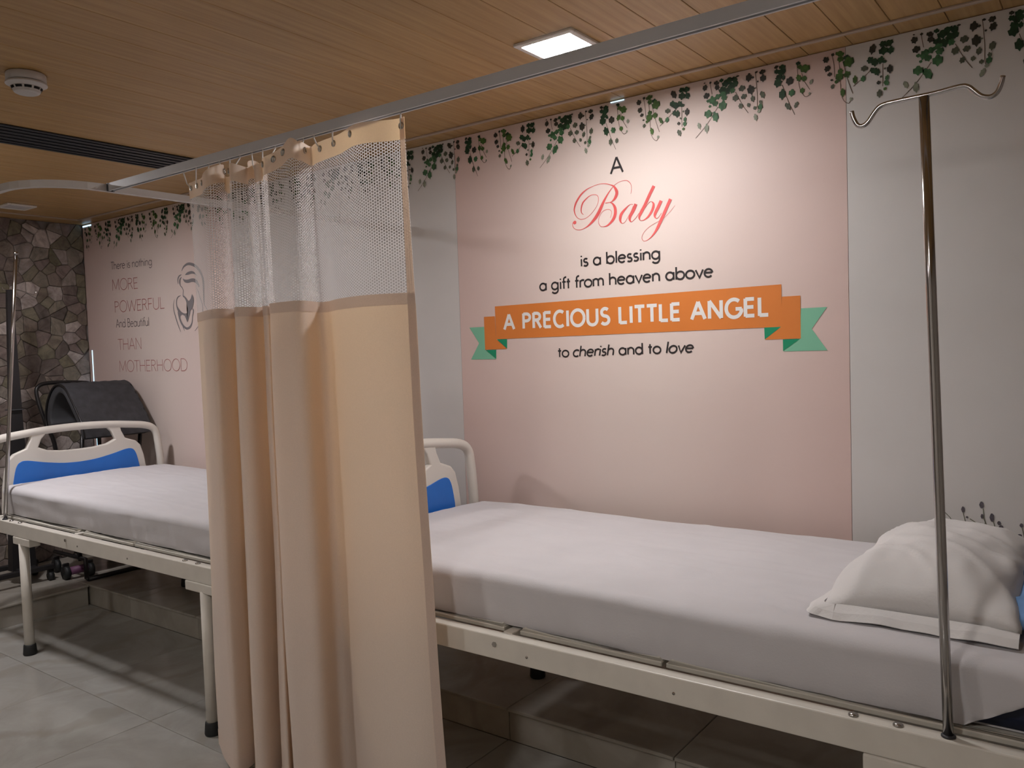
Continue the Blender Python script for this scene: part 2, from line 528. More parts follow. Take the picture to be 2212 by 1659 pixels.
GL = {
    'a': (.75, [arc(.31, .31, .29, .31, 0, 360, 22), [(.6, .62), (.6, 0)]]),
    'b': (.76, [[(.05, 1), (.05, 0)], arc(.35, .31, .3, .31, 0, 360, 22)]),
    'c': (.6, [arc(.31, .31, .3, .31, 48, 312, 16)]),
    'd': (.76, [arc(.31, .31, .29, .31, 0, 360, 22), [(.6, 1), (.6, 0)]]),
    'e': (.72, [[(.03, .34), (.59, .34)], arc(.31, .31, .29, .31, 6, 318, 20)]),
    'f': (.40, [arc(.34, .82, .2, .18, 80, 180, 8) + [(.14, 0)], [(0, .6), (.32, .6)]]),
    'g': (.76, [arc(.31, .31, .29, .31, 0, 360, 22), [(.6, .62)] + arc(.31, -.06, .29, .27, 0, -150, 12)]),
    'h': (.70, [[(.05, 1), (.05, 0)], arc(.3, .36, .25, .26, 180, 0, 10) + [(.55, 0)]]),
    'i': (.24, [[(.08, .62), (.08, 0)], [(.08, .80), (.08, .91)]]),
    'l': (.24, [[(.08, 1), (.08, 0)]]),
    'm': (1.04, [[(.05, .62), (.05, 0)], arc(.26, .4, .21, .22, 180, 0, 10) + [(.47, 0)], arc(.68, .4, .21, .22, 180, 0, 10) + [(.89, 0)]]),
    'n': (.70, [[(.05, .62), (.05, 0)], arc(.3, .36, .25, .26, 180, 0, 10) + [(.55, 0)]]),
    'o': (.74, [arc(.33, .31, .31, .31, 0, 360, 22)]),
    'r': (.42, [[(.05, .62), (.05, 0)], arc(.28, .38, .23, .24, 180, 55, 8)]),
    's': (.52, [arc(.22, .465, .16, .155, 35, 265, 10) + arc(.2, .16, .19, .16, 85, -145, 10)]),
    't': (.40, [[(.15, .86), (.15, 0)], [(0, .6), (.31, .6)]]),
    'u': (.70, [[(.05, .62)] + arc(.3, .26, .25, .26, 180, 360, 10) + [(.55, .62)], [(.55, .62), (.55, 0)]]),
    'v': (.62, [[(0, .62), (.27, 0), (.54, .62)]]),
    'A': (.80, [[(0, 0), (.36, 1)], [(.36, 1), (.72, 0)], [(.13, .34), (.59, .34)]]),
    'B': (.68, [[(.06, 1), (.06, 0)], [(.06, 1), (.26, 1)] + arc(.28, .77, .23, .23, 90, -90, 10) + [(.06, .54)], [(.06, .54), (.3, .54)] + arc(.3, .27, .27, .27, 90, -90, 10) + [(.06, 0)]]),
    'C': (.74, [arc(.42, .5, .38, .5, 52, 308, 20)]),
    'D': (.82, [[(.06, 1), (.06, 0)], [(.06, 1), (.28, 1)] + arc(.3, .5, .42, .5, 90, -90, 16) + [(.06, 0)]]),
    'E': (.60, [[(.06, 1), (.06, 0)], [(.06, .96), (.5, .96)], [(.06, .52), (.46, .52)], [(.06, .04), (.5, .04)]]),
    'F': (.56, [[(.06, 1), (.06, 0)], [(.06, .96), (.48, .96)], [(.06, .52), (.44, .52)]]),
    'G': (.86, [arc(.44, .5, .40, .5, 50, 340, 22) + [(.80, .46)], [(.52, .46), (.84, .46)]]),
    'H': (.78, [[(.06, 1), (.06, 0)], [(.66, 1), (.66, 0)], [(.06, .52), (.66, .52)]]),
    'I': (.22, [[(.1, 1), (.1, 0)]]),
    'L': (.54, [[(.06, 1), (.06, 0)], [(.06, .04), (.48, .04)]]),
    'M': (.98, [[(.06, 0), (.1, 1)], [(.1, 1), (.46, .12)], [(.46, .12), (.82, 1)], [(.82, 1), (.86, 0)]]),
    'N': (.80, [[(.06, 0), (.06, 1)], [(.06, 1), (.68, 0)], [(.68, 0), (.68, 1)]]),
    'O': (.94, [arc(.45, .5, .42, .5, 0, 360, 26)]),
    'P': (.62, [[(.06, 1), (.06, 0)], [(.06, .96), (.26, .96)] + arc(.28, .73, .24, .23, 90, -90, 10) + [(.06, .5)]]),
    'R': (.66, [[(.06, 1), (.06, 0)], [(.06, .96), (.26, .96)] + arc(.28, .74, .23, .22, 90, -90, 10) + [(.06, .52)], [(.28, .52), (.56, 0)]]),
    'S': (.58, [arc(.29, .74, .22, .23, 38, 262, 12) + arc(.27, .26, .25, .25, 85, -145, 12)]),
    'T': (.62, [[(.29, 1), (.29, 0)], [(0, .96), (.58, .96)]]),
    'U': (.78, [[(.06, 1)] + arc(.36, .32, .3, .32, 180, 360, 12) + [(.66, 1)]]),
    'W': (1.12, [[(0, 1), (.26, 0)], [(.26, 0), (.53, .94)], [(.53, .94), (.80, 0)], [(.80, 0), (1.06, 1)]]),
    ' ': (.36, []),
}


def lettering(text, x0, x1, z, h, wd, y, mat, parent, slants=None, name='lettering', track=0.0, z1=None):
    adv = [GL[c][0] + track for c in text]
    tot = sum(adv) - track - 0.06
    sx = (x1 - x0) / tot
    bm = bmesh.new()
    cur = 0.0
    for i, c in enumerate(text):
        sl = 0.0
        if slants and any(a <= i < b for a, b in slants):
            sl = 0.16
        for k, st in enumerate(GL[c][1]):
            zz = lambda u: z + ((z1 - z) * u / tot if z1 is not None else 0)
            add_stroke(bm, [(x0 + (cur + px + sl * (pz - 0.3)) * sx, zz(cur) + pz * h, wd) for px, pz in st], y - 0.00004 * (k + 1))
        cur += adv[i]
    return obj(name, facing_out(bm), mat, parent)
BABY=[[(-1577,1809,1.3),(-1585,1816,3.1),(-1587,1830,4.9),(-1580,1851,5.8),(-1563,1866,4.0),(-1545,1875,2.2),(-1526,1875,1.8),(-1515,1868,1.7),(-1513,1854,1.7),(-1518,1837,1.5),(-1533,1819,1.5),(-1554,1802,1.6),(-1573,1794,1.6),(-1591,1794,1.8),(-1606,1803,2.3),(-1615,1820,4.1),(-1616,1836,5.9),(-1607,1858,7.2),(-1586,1883,6.3),(-1562,1898,3.6),(-1539,1905,2.0),(-1511,1910,1.7),(-1484,1908,2.2),(-1462,1901,3.0),(-1448,1893,6.4),(-1439,1879,11.1),(-1437,1867,11.9),(-1444,1852,10.2),(-1455,1843,4.7),(-1464,1840,2.1),(-1485,1839,3.0)],[(-1466,1840,1.7),(-1455,1833,6.0),(-1446,1818,10.7),(-1445,1799,11.9),(-1451,1782,11.6),(-1464,1768,8.6),(-1480,1758,5.2),(-1496,1756,2.2),(-1507,1759,2.0),(-1514,1770,2.0),(-1514,1784,1.7),(-1507,1800,1.5),(-1494,1812,1.5),(-1478,1816,1.5),(-1465,1812,1.7),(-1460,1801,1.7),(-1466,1784,1.3)],[(-1381,1858,1.2),(-1378,1874,1.5),(-1380,1891,1.7),(-1392,1905,1.7),(-1407,1908,1.5),(-1427,1906,1.3),(-1445,1898,1.5),(-1458,1887,2.6),(-1472,1872,4.7),(-1487,1852,8.2),(-1500,1831,11.3),(-1513,1809,13.1),(-1531,1788,11.4),(-1553,1770,7.1),(-1571,1761,3.1),(-1590,1756,2.0),(-1609,1758,1.8),(-1622,1767,2.0),(-1626,1779,1.8),(-1622,1788,2.3)],[(-1618,1791,6.8),(-1616,1785,14.1),(-1614,1779,6.8)],[(-1374,1818,1.7),(-1378,1821,1.7),(-1390,1819,2.5),(-1406,1807,7.2),(-1421,1792,10.6),(-1426,1777,10.2),(-1424,1765,5.5),(-1417,1759,1.7),(-1407,1763,1.5),(-1396,1777,1.3),(-1382,1797,1.3),(-1373,1814,1.7)],[(-1362,1820,12.8),(-1373,1799,12.5),(-1385,1782,11.3),(-1388,1771,9.2),(-1384,1761,3.8),(-1377,1762,1.7),(-1363,1773,1.5),(-1351,1787,1.4)],[(-1291,1873,11.7),(-1309,1844,11.4),(-1328,1811,11.0),(-1342,1790,11.5),(-1350,1774,8.2),(-1348,1763,2.5),(-1341,1760,1.9),(-1330,1762,3.3),(-1315,1771,6.9),(-1302,1787,8.9),(-1295,1803,8.9),(-1295,1814,6.1),(-1303,1821,1.6),(-1312,1818,1.4),(-1326,1803,1.2)],[(-1265,1819,11.6),(-1277,1798,11.6),(-1289,1778,10.1),(-1290,1767,6.1),(-1284,1761,1.8),(-1275,1765,1.4),(-1265,1777,1.2)],[(-1230,1820,11.4),(-1246,1791,11.1),(-1263,1760,11.6),(-1278,1733,10.5),(-1291,1714,7.3),(-1306,1699,3.7),(-1321,1690,1.6),(-1334,1688,1.4),(-1341,1695,1.6),(-1341,1706,1.4),(-1331,1721,1.2),(-1312,1735,1.2),(-1293,1744,1.2),(-1276,1750,1.2),(-1255,1760,1.2),(-1234,1776,1.2),(-1214,1796,1.0)]]
MOTHER=[[(-4195,1816,3.3),(-4174,1837,10.3),(-4140,1849,13.1),(-4108,1848,15.4),(-4068,1836,16.9),(-4038,1818,16.8),(-4013,1793,16.7),(-3998,1766,15.8),(-3993,1743,15.0),(-3993,1712,13.4),(-3994,1681,11.1),(-3995,1645,8.7),(-3992,1619,5.5),(-3972,1593,3.9),(-3949,1561,3.1)],[(-4161,1793,4.1),(-4136,1798,14.7),(-4098,1801,14.6),(-4072,1794,9.7),(-4055,1781,2.4)],[(-4187,1773,2.5),(-4169,1760,14.0),(-4139,1755,18.8),(-4098,1758,19.5),(-4066,1752,20.1),(-4049,1739,17.6),(-4033,1717,8.0)],[(-4199,1796,3.3),(-4223,1789,9.2),(-4237,1771,8.4),(-4236,1747,2.5)],[(-4198,1782,4.2),(-4215,1770,10.8),(-4219,1752,10.9),(-4213,1735,5.8),(-4198,1724,5.0),(-4189,1707,5.0),(-4193,1689,5.8),(-4193,1677,6.6)],[(-4064,1725,1.6),(-4048,1700,4.0),(-4033,1666,5.6),(-4016,1631,5.6),(-4010,1600,4.8),(-4015,1564,6.4),(-4029,1528,5.6),(-4056,1506,4.8),(-4095,1479,3.3)],[(-4279,1665,1.7),(-4292,1637,4.3),(-4292,1602,6.0),(-4275,1558,6.8),(-4255,1515,5.9),(-4234,1479,2.5)],[(-4216,1681,3.3),(-4245,1674,5.9),(-4260,1653,7.6),(-4259,1624,9.3),(-4242,1599,16.8),(-4215,1585,8.4),(-4183,1576,6.6),(-4164,1578,5.8)],[(-4193,1677,8.3),(-4171,1664,9.9),(-4161,1640,4.9),(-4156,1618,4.9),(-4152,1600,3.3)],[(-4107,1600,6.5),(-4099,1592,8.9),(-4105,1574,7.3),(-4112,1556,6.5),(-4118,1527,9.0),(-4138,1504,12.3),(-4167,1495,13.2),(-4194,1504,12.5),(-4220,1526,13.4),(-4235,1551,14.3),(-4244,1575,12.6),(-4250,1594,8.4)],[(-4216,1518,4.2),(-4204,1499,5.8),(-4194,1483,1.7)]]
MOTHER_FILL=[[(-4166,1669),(-4155,1660),(-4144,1648),(-4133,1648),(-4118,1659),(-4104,1682),(-4092,1664),(-4090,1643),(-4097,1623),(-4108,1603),(-4126,1594),(-4137,1570),(-4162,1529),(-4172,1548),(-4184,1566),(-4160,1579),(-4151,1600),(-4152,1613),(-4160,1626),(-4161,1640)],[(-4184,1566),(-4211,1575),(-4226,1569),(-4235,1554),(-4244,1570),(-4248,1586),(-4229,1587),(-4211,1580),(-4186,1575)]]
RIBBON={'light_green':[[(-2137,1418),(-2060,1418),(-2058,1324),(-2004,1287),(-2134,1287),(-2089,1353)],[(-797,1424),(-718,1424),(-765,1359),(-719,1291),(-855,1291),(-801,1329)]],'dark_green':[[(-1996,1365),(-1946,1365),(-1947,1327)],[(-2056,1324),(-2002,1324),(-2004,1288)],[(-914,1369),(-860,1369),(-913,1331)],[(-855,1329),(-801,1329),(-855,1292)]],'orange':[[(-2002,1497),(-857,1503),(-857,1369),(-2000,1366)],[(-2059,1458),(-2004,1458),(-2000,1366),(-1948,1326),(-2059,1326)],[(-856,1464),(-798,1464),(-799,1330),(-913,1330),(-860,1369)]]}
IVY_LEAVES=[(0,2165,16,21,'b'),(5,2138,20,21,'b'),(19,2178,8,8,'b'),(40,2172,18,15,'b'),(42,2157,17,18,'b'),(57,2177,14,13,'g'),(-1,2181,6,4,'b'),(84,2172,29,19,'g'),(102,2170,18,22,'g'),(72,2164,26,24,'g'),(92,2152,25,26,'g'),(104,2155,16,22,'g'),(112,2179,10,6,'b'),(60,2146,24,22,'g'),(76,2139,22,26,'g'),(93,2137,18,19,'m'),(60,2133,24,17,'m'),(43,2127,20,19,'m'),(65,2120,20,22,'m'),(25,2119,22,30,'m'),(10,2120,12,11,'m'),(35,2107,18,19,'m'),(16,2102,9,9,'m'),(59,2095,26,32,'m'),(9,2078,26,27,'m'),(34,2064,21,36,'m'),(3,2032,14,32,'p'),(-23,2045,12,23,'p'),(148,2166,18,28,'b'),(161,2164,9,8,'b'),(173,2178,9,7,'b'),(192,2174,18,16,'b'),(194,2154,18,24,'b'),(177,2148,6,6,'b'),(125,2137,20,21,'h'),(154,2126,21,33,'b'),(167,2129,8,5,'h'),(103,2111,19,22,'h'),(131,2110,18,18,'h'),(160,2097,13,22,'h'),(192,2103,15,25,'h'),(120,2082,15,19,'h'),(146,2080,11,15,'h'),(166,2067,11,13,'h'),(186,2081,10,15,'h'),(184,2067,14,22,'m'),(179,2054,11,11,'p'),(168,2037,12,24,'p'),(237,2179,13,11,'b'),(255,2175,20,16,'g'),(237,2165,15,16,'g'),(251,2160,22,23,'g'),(260,2163,11,20,'g'),(244,2145,22,20,'g'),(258,2142,11,18,'g'),(241,2129,24,29,'g'),(277,2127,22,27,'b'),(254,2091,20,34,'g'),(283,2090,19,23,'m'),(271,2051,14,27,'h'),(296,2051,12,20,'h'),(304,2175,14,12,'g'),(309,2163,16,14,'y'),(325,2154,28,26,'y'),(305,2130,15,23,'y'),(321,2125,16,18,'y'),(342,2111,10,16,'p'),(315,2090,14,18,'y'),(337,2077,6,9,'p'),(387,2166,17,20,'b'),(390,2139,17,20,'b'),(407,2177,10,10,'b'),(427,2175,25,17,'y'),(429,2159,18,19,'y'),(446,2159,18,17,'g'),(452,2145,30,32,'y'),(397,2121,13,13,'b'),(403,2103,8,7,'b'),(405,2083,11,15,'h'),(425,2108,22,29,'y'),(428,2123,15,17,'y'),(447,2110,18,21,'y'),(416,2095,10,12,'y'),(434,2059,13,26,'y'),(457,2036,8,11,'p'),(469,2089,12,26,'y'),(519,2166,18,30,'b'),(547,2175,19,18,'g'),(564,2173,23,20,'g'),(568,2152,17,23,'g'),(548,2155,24,25,'g'),(513,2136,19,22,'g'),(525,2127,19,24,'g'),(541,2130,17,23,'g'),(551,2124,11,10,'g'),(519,2105,14,20,'g'),(530,2099,16,25,'g'),(495,2116,19,17,'h'),(492,2087,13,19,'m'),(565,2099,15,26,'b'),(557,2076,10,17,'m'),(556,2062,13,18,'m'),(534,2067,10,12,'b'),(541,2083,6,8,'h'),(551,2046,9,10,'y'),(536,2035,14,24,'h'),(552,2104,6,7,'h')]
IVY_STEMS=[[(18,2179),(21,2156),(24,2140)],[(43,2095),(30,2078),(16,2060),(-5,2037),(-37,2008)],[(169,2180),(172,2146),(174,2109),(174,2072),(178,2049)],[(103,2131),(116,2104),(129,2079),(144,2056)],[(254,2121),(265,2087),(275,2059),(291,2022)],[(300,2177),(303,2136),(308,2099),(323,2071),(338,2075)],[(314,2144),(322,2117),(338,2089)],[(405,2175),(410,2145),(411,2110)],[(424,2157),(427,2115),(429,2063),(436,2037),(450,2025),(457,2036)],[(437,2144),(448,2096),(462,2052)],[(546,2119),(545,2055)],[(511,2107),(493,2092),(464,2072)]]
LAV_STEMS=[[(-403,823),(-386,805),(-377,781)],[(-393,797),(-377,781)],[(-377,781),(-374,793)],[(-354,824),(-349,801),(-340,778)],[(-336,796),(-335,779)],[(-337,807),(-319,796),(-302,781)],[(-311,798),(-302,782)],[(-304,839),(-302,811),(-291,777)],[(-307,823),(-299,800),(-304,782)],[(-280,806),(-272,776)],[(-260,791),(-254,775)],[(-260,791),(-267,776)],[(-242,787),(-241,774)],[(-212,796),(-207,772)]]
LAV_HEADS=[(-403,823,3,3),(-354,832,4,9),(-344,811,3,3),(-308,849,5,10),(-307,817,3,7),(-283,816,5,12),(-266,802,4,6),(-261,791,5,6),(-243,782,2,5),(-213,801,4,6),(-323,781,5,3),(-217,773,5,4)]

# ------------------------------------------------------------------ the room
XL, XR, YF, ZC = -5.28, 1.70, -4.70, 2.195

# floor of large pale marble tiles
fl = obj('floor', box(XL - 0.1, XR + 0.1, YF - 0.1, 0.1, -0.10, -0.012), 'mortar', kind='structure')
T = 0.6
tile_me = {}
x = -2.868 - 4 * T
while x < XR:
    y = -0.44
    while y > YF:
        x0, x1, y0, y1 = max(x, XL), min(x + T, XR), max(y - T, YF), y
        if x1 - x0 > 0.05 and y1 - y0 > 0.05:
            key = (round(x1 - x0, 3), round(y1 - y0, 3))
            if key not in tile_me:
                b = box(-(x1 - x0) / 2 + .0012, (x1 - x0) / 2 - .0012, -(y1 - y0) / 2 + .0012, (y1 - y0) / 2 - .0012, -0.012, 0.0, 0.0012, 1)
                me = bpy.data.meshes.new('tile'); b.to_mesh(me); b.free(); me.materials.append(MATS['floor_tile'])
                tile_me[key] = me
            o = bpy.data.objects.new('tile', tile_me[key]); C.objects.link(o); o.parent = fl
            o.location = ((x0 + x1) / 2, (y0 + y1) / 2, 0)
        y -= T
    x += T

# raised tiled ledge along the mural wall and the deeper platform before the stone wall
LZ = 0.115
lb = obj('trim_1', box(XL, XR, -0.425, 0.0, -0.01, LZ - 0.012), 'mortar', kind='structure')
x = -1.661 - 6 * 0.612
while x < XR:
    x0, x1 = max(x, XL) + .0012, min(x + 0.612, XR) - .0012
    if x1 - x0 > 0.04:
        obj('tile', box(x0, x1, -0.452, 0.0, LZ - 0.012, LZ, 0.003, 2), 'ledge_tile', lb)
        obj('face_tile', box(x0, x1, -0.44, -0.425, 0.0, LZ - 0.013, 0.001, 1), 'ledge_tile', lb)
    x += 0.612
pb = obj('trim_2', box(XL, -4.535, YF, -0.4535, -0.01, LZ - 0.012), 'mortar', kind='structure')
y = -0.4535
while y > YF:
    y0 = max(y - 0.612, YF)
    obj('tile', box(XL, -4.505, y0 + .0012, y - .0012, LZ - 0.012, LZ, 0.003, 2), 'ledge_tile', pb)
    obj('face_tile', box(-4.535, -4.52, y0 + .0012, y - .0012, 0.0, LZ - 0.013, 0.001, 1), 'ledge_tile', pb)
    y -= 0.612

# ceiling of narrow wood-grain boards running towards the mural
ce = obj('ceiling', box(XL - 0.1, XR + 0.1, YF - 0.1, 0.1, ZC + 0.010, ZC + 0.1), 'slot_black', kind='structure')
x = -1.018 - 34 * 0.128
pme = {}
while x < XR:
    x0, x1 = max(x, XL - 0.02), min(x + 0.128, XR + 0.02)
    if x1 - x0 > 0.01:
        k = round(x1 - x0, 3)
        if k not in pme:
            b = box(-(x1 - x0) / 2 + .0008, (x1 - x0) / 2 - .0008, -(0.04 - YF) / 2, (0.04 - YF) / 2, 0, 0.011, 0.0012, 1)
            me = bpy.data.meshes.new('plank'); b.to_mesh(me); b.free(); me.materials.append(MATS['ceiling_wood']); pme[k] = me
        o = bpy.data.objects.new('plank', pme[k]); C.objects.link(o); o.parent = ce
        o.location = ((x0 + x1) / 2, (YF + 0.04) / 2, ZC)
    x += 0.128
obj('trim_3', box(-5.093, XR, -0.122, -0.106, ZC - 0.007, ZC + 0.001, 0.002, 1), 'bead', kind='structure')
obj('trim_4', box(-5.109, -5.093, YF, -0.106, ZC - 0.007, ZC + 0.001, 0.002, 1), 'bead', kind='structure')

# back wall: alternating pink and white mural panels
wb = obj('wall_back', box(XL - 0.1, XR + 0.1, 0.006, 0.12, -0.1, ZC + 0.1), 'pink_base', kind='structure')
PAN = []
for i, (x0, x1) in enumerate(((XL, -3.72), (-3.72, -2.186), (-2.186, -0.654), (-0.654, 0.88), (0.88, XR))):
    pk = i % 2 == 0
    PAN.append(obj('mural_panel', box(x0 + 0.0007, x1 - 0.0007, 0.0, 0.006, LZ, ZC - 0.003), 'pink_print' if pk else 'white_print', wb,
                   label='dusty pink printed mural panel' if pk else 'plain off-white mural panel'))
YP = -0.0010
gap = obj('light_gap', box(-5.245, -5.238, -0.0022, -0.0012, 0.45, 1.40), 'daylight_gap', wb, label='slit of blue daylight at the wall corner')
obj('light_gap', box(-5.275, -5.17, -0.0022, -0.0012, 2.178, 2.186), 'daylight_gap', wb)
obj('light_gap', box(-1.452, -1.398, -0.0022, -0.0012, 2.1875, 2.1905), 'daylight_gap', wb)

# stone-clad left wall
wl = obj('wall_left', box(XL - 0.12, XL - 0.016, YF - 0.1, 0.1, -0.1, ZC + 0.1), 'mortar', kind='structure')


def voronoi(y0, y1, z0, z1, s, rnd):
    ny, nz = int(round((y1 - y0) / s)), int(round((z1 - z0) / s))
    sy, sz = (y1 - y0) / ny, (z1 - z0) / nz
    pts = {}
    for i in range(-1, ny + 1):
        for j in range(-1, nz + 1):
            pts[i, j] = (y0 + (i + .5 + rnd.uniform(-.5, .5)) * sy, z0 + (j + .5 + rnd.uniform(-.5, .5)) * sz)
    cells = []
    for i in range(ny):
        for j in range(nz):
            p = pts[i, j]
            poly = [(p[0] - 3 * s, p[1] - 3 * s), (p[0] + 3 * s, p[1] - 3 * s), (p[0] + 3 * s, p[1] + 3 * s), (p[0] - 3 * s, p[1] + 3 * s)]
            cuts = [((0.5 * (p[0] + q[0]), 0.5 * (p[1] + q[1])), (q[0] - p[0], q[1] - p[1])) for k, q in pts.items() if k != (i, j) and abs(k[0] - i) < 3 and abs(k[1] - j) < 3]
            cuts += [((y0, 0), (-1, 0)), ((y1, 0), (1, 0)), ((0, z0), (0, -1)), ((0, z1), (0, 1))]
            for m, nrm in cuts:
                new = []
                l = math.hypot(*nrm)
                for a, b in zip(poly, poly[1:] + poly[:1]):
                    da = ((a[0] - m[0]) * nrm[0] + (a[1] - m[1]) * nrm[1]) / l + 0.0012
                    db = ((b[0] - m[0]) * nrm[0] + (b[1] - m[1]) * nrm[1]) / l + 0.0012
                    if da <= 0: new.append(a)
                    if da * db < 0:
                        t = da / (da - db); new.append((a[0] + (b[0] - a[0]) * t, a[1] + (b[1] - a[1]) * t))
                poly = new
                if len(poly) < 3: break
            if len(poly) >= 3: cells.append(poly)
    return cells


rs = random.Random(3)


def stone_bm(bm, poly):
    cy = sum(p[0] for p in poly) / len(poly); cz = sum(p[1] for p in poly) / len(poly)
    d = rs.uniform(-0.004, 0.003)
    ty, tz = rs.uniform(-.05, .05), rs.uniform(-.05, .05)
    A = [bm.verts.new((XL - 0.018, p[0], p[1])) for p in poly]
    B = [bm.verts.new((XL - 0.0035 + d + ty * (p[0] - cy), p[0], p[1])) for p in poly]
    E = [bm.verts.new((XL - 0.001 + d + ty * (p[0] - cy) + tz * (p[1] - cz), cy + (p[0] - cy) * .9, cz + (p[1] - cz) * .9)) for p in poly]
    n = len(poly)
    for i in range(n):
        j = (i + 1) % n
        bm.faces.new((A[i], A[j], B[j], B[i])); bm.faces.new((B[i], B[j], E[j], E[i]))
    bm.faces.new(E)
    bmesh.ops.recalc_face_normals(bm, faces=bm.faces)
    return bm


for poly in voronoi(-0.76, 0.0, LZ, ZC, 0.076, rs):
    obj('stone', stone_bm(bmesh.new(), poly), 'stone', wl)
bmx = bmesh.new()
for poly in voronoi(YF, -0.76, LZ, ZC, 0.085, rs):
    stone_bm(bmx, poly)
obj('stone_cladding', bmx, 'stone', wl, kind='stuff')

obj('wall_right', box(XR, XR + 0.1, YF - 0.1, 0.1, -0.1, ZC + 0.1), 'plaster', kind='structure')
obj('wall_front', box(XL - 0.1, XR + 0.1, YF - 0.1, YF, -0.1, ZC + 0.1), 'plaster', kind='structure')

# ------------------------------------------------------------------ mural print
mm3 = lambda L_: [[(a / 1000, b / 1000, c / 1000) for a, b, c in s] for s in L_]
pk = PAN[2]
bm = bmesh.new()
for i, s in enumerate(mm3(BABY)):
    add_stroke(bm, catmull(s, 5), YP - 0.00005 * i)
obj('script_lettering', facing_out(bm), 'coral', pk, label='coral script word Baby')
BK = 'ink'
lettering('A', -1.459, -1.409, 1.939, 0.056, 0.0076, YP, BK, pk)
lettering('is a blessing', -1.596, -1.272, 1.622, 0.0425, 0.0066, YP, BK, pk)
lettering('a gift from heaven above', -1.782, -1.082, 1.545, 0.0425, 0.0066, YP, BK, pk)
lettering('to cherish and to love', -1.707, -1.157, 1.289, 0.039, 0.0062, YP, BK, pk, slants=[(3, 10), (18, 22)], z1=1.296)
rb = None
for i, (k, polys) in enumerate((('light_green', RIBBON['light_green']), ('orange', RIBBON['orange']), ('dark_green', RIBBON['dark_green']))):
    bm = bmesh.new()
    for j, p in enumerate(polys):
        add_poly(bm, [(a / 1000, b / 1000) for a, b in p], YP - 0.0002 * i - 0.00004 * (len(polys) - j))
    obj('ribbon_print', facing_out(bm), k, pk, label={'light_green': 'mint green ribbon tails', 'orange': 'orange ribbon banner', 'dark_green': 'dark green ribbon folds'}[k])
lettering('A PRECIOUS LITTLE ANGEL', -1.957, -0.900, 1.403, 0.0585, 0.0122, YP - 0.0009, 'white_letter', pk, track=0.10, z1=1.407)
pl = PAN[0]
lettering('There is nothing', -4.954, -4.492, 1.886, 0.046, 0.0044, YP, 'ink_soft', pl, z1=1.875)
lettering('MORE', -4.954, -4.657, 1.757, 0.068, 0.0036, YP, 'ink_rose', pl, z1=1.749)
lettering('POWERFUL', -4.939, -4.387, 1.623, 0.068, 0.0040, YP, 'ink_rose', pl, z1=1.617)
lettering('And Beautiful', -4.931, -4.556, 1.531, 0.050, 0.0044, YP, 'ink_soft', pl, z1=1.527)
lettering('THAN', -4.921, -4.652, 1.393, 0.068, 0.0034, YP, 'ink_rose', pl)
lettering('MOTHERHOOD', -4.922, -4.183, 1.260, 0.068, 0.0034, YP, 'ink_rose', pl)
bm = bmesh.new()
for i, s in enumerate(mm3(MOTHER)):
    add_stroke(bm, catmull(s, 5), YP - 0.00005 * i)
for i, p in enumerate(MOTHER_FILL):
    add_poly(bm, [(a / 1000, b / 1000) for a, b in p], YP - 0.0012 - 0.0001 * i)
bmesh.ops.triangulate(bm, faces=[f for f in bm.faces if len(f.verts) > 4], ngon_method='EAR_CLIP')
obj('mother_and_child_print', facing_out(bm), 'ink_grey', pl, label='grey line drawing of a mother cradling a baby')

# ivy garland repeated along the top of the mural
LEAF = [(0, -.5), (.2, -.28), (.46, -.22), (.40, .02), (.5, .26), (.26, .30), (.12, .5), (-.12, .5), (-.26, .30), (-.5, .26), (-.40, .02), (-.46, -.22), (-.2, -.28)]
LC = 'gmybhp'
LM = ['leaf_g', 'leaf_m', 'leaf_y', 'leaf_b', 'leaf_h', 'leaf_p', 'stem_print']
rl = random.Random(11)
PER = 0.630
for k in range(-7, 5):
    bm = bmesh.new()
    off = -1.097 + k * PER
    cnt = 0
    for si, s in enumerate(IVY_STEMS):
        pts = [(off + a / 1000, b / 1000, 0.0018) for a, b in s]
        if all(XL < p[0] < XR for p in pts):
            add_stroke(bm, catmull(pts, 4), YP - 0.00002 * si, 6); cnt += 1
    for li, (a, b, w, h, c) in enumerate(IVY_LEAVES):
        X, Z = off + a / 1000, b / 1000
        if not XL + 0.03 < X < XR - 0.03: continue
        an = rl.uniform(-.5, .5)
        ca, sa = math.cos(an), math.sin(an)
        P_ = []
        for u, v in LEAF:
            u2_, v2_ = u * w / 1000 * 1.04, v * h / 1000 * 1.04
            P_.append((X + u2_ * ca - v2_ * sa, min(Z + u2_ * sa + v2_ * ca, ZC - 0.004)))
        add_poly(bm, P_, YP - 0.0004 - 0.00001 * li, LC.index(c)); cnt += 1
    if cnt:
        bmesh.ops.triangulate(bm, faces=[f for f in bm.faces if len(f.verts) > 4])
        obj('ivy_print', facing_out(bm), LM, wb)
    else:
        bm.free()
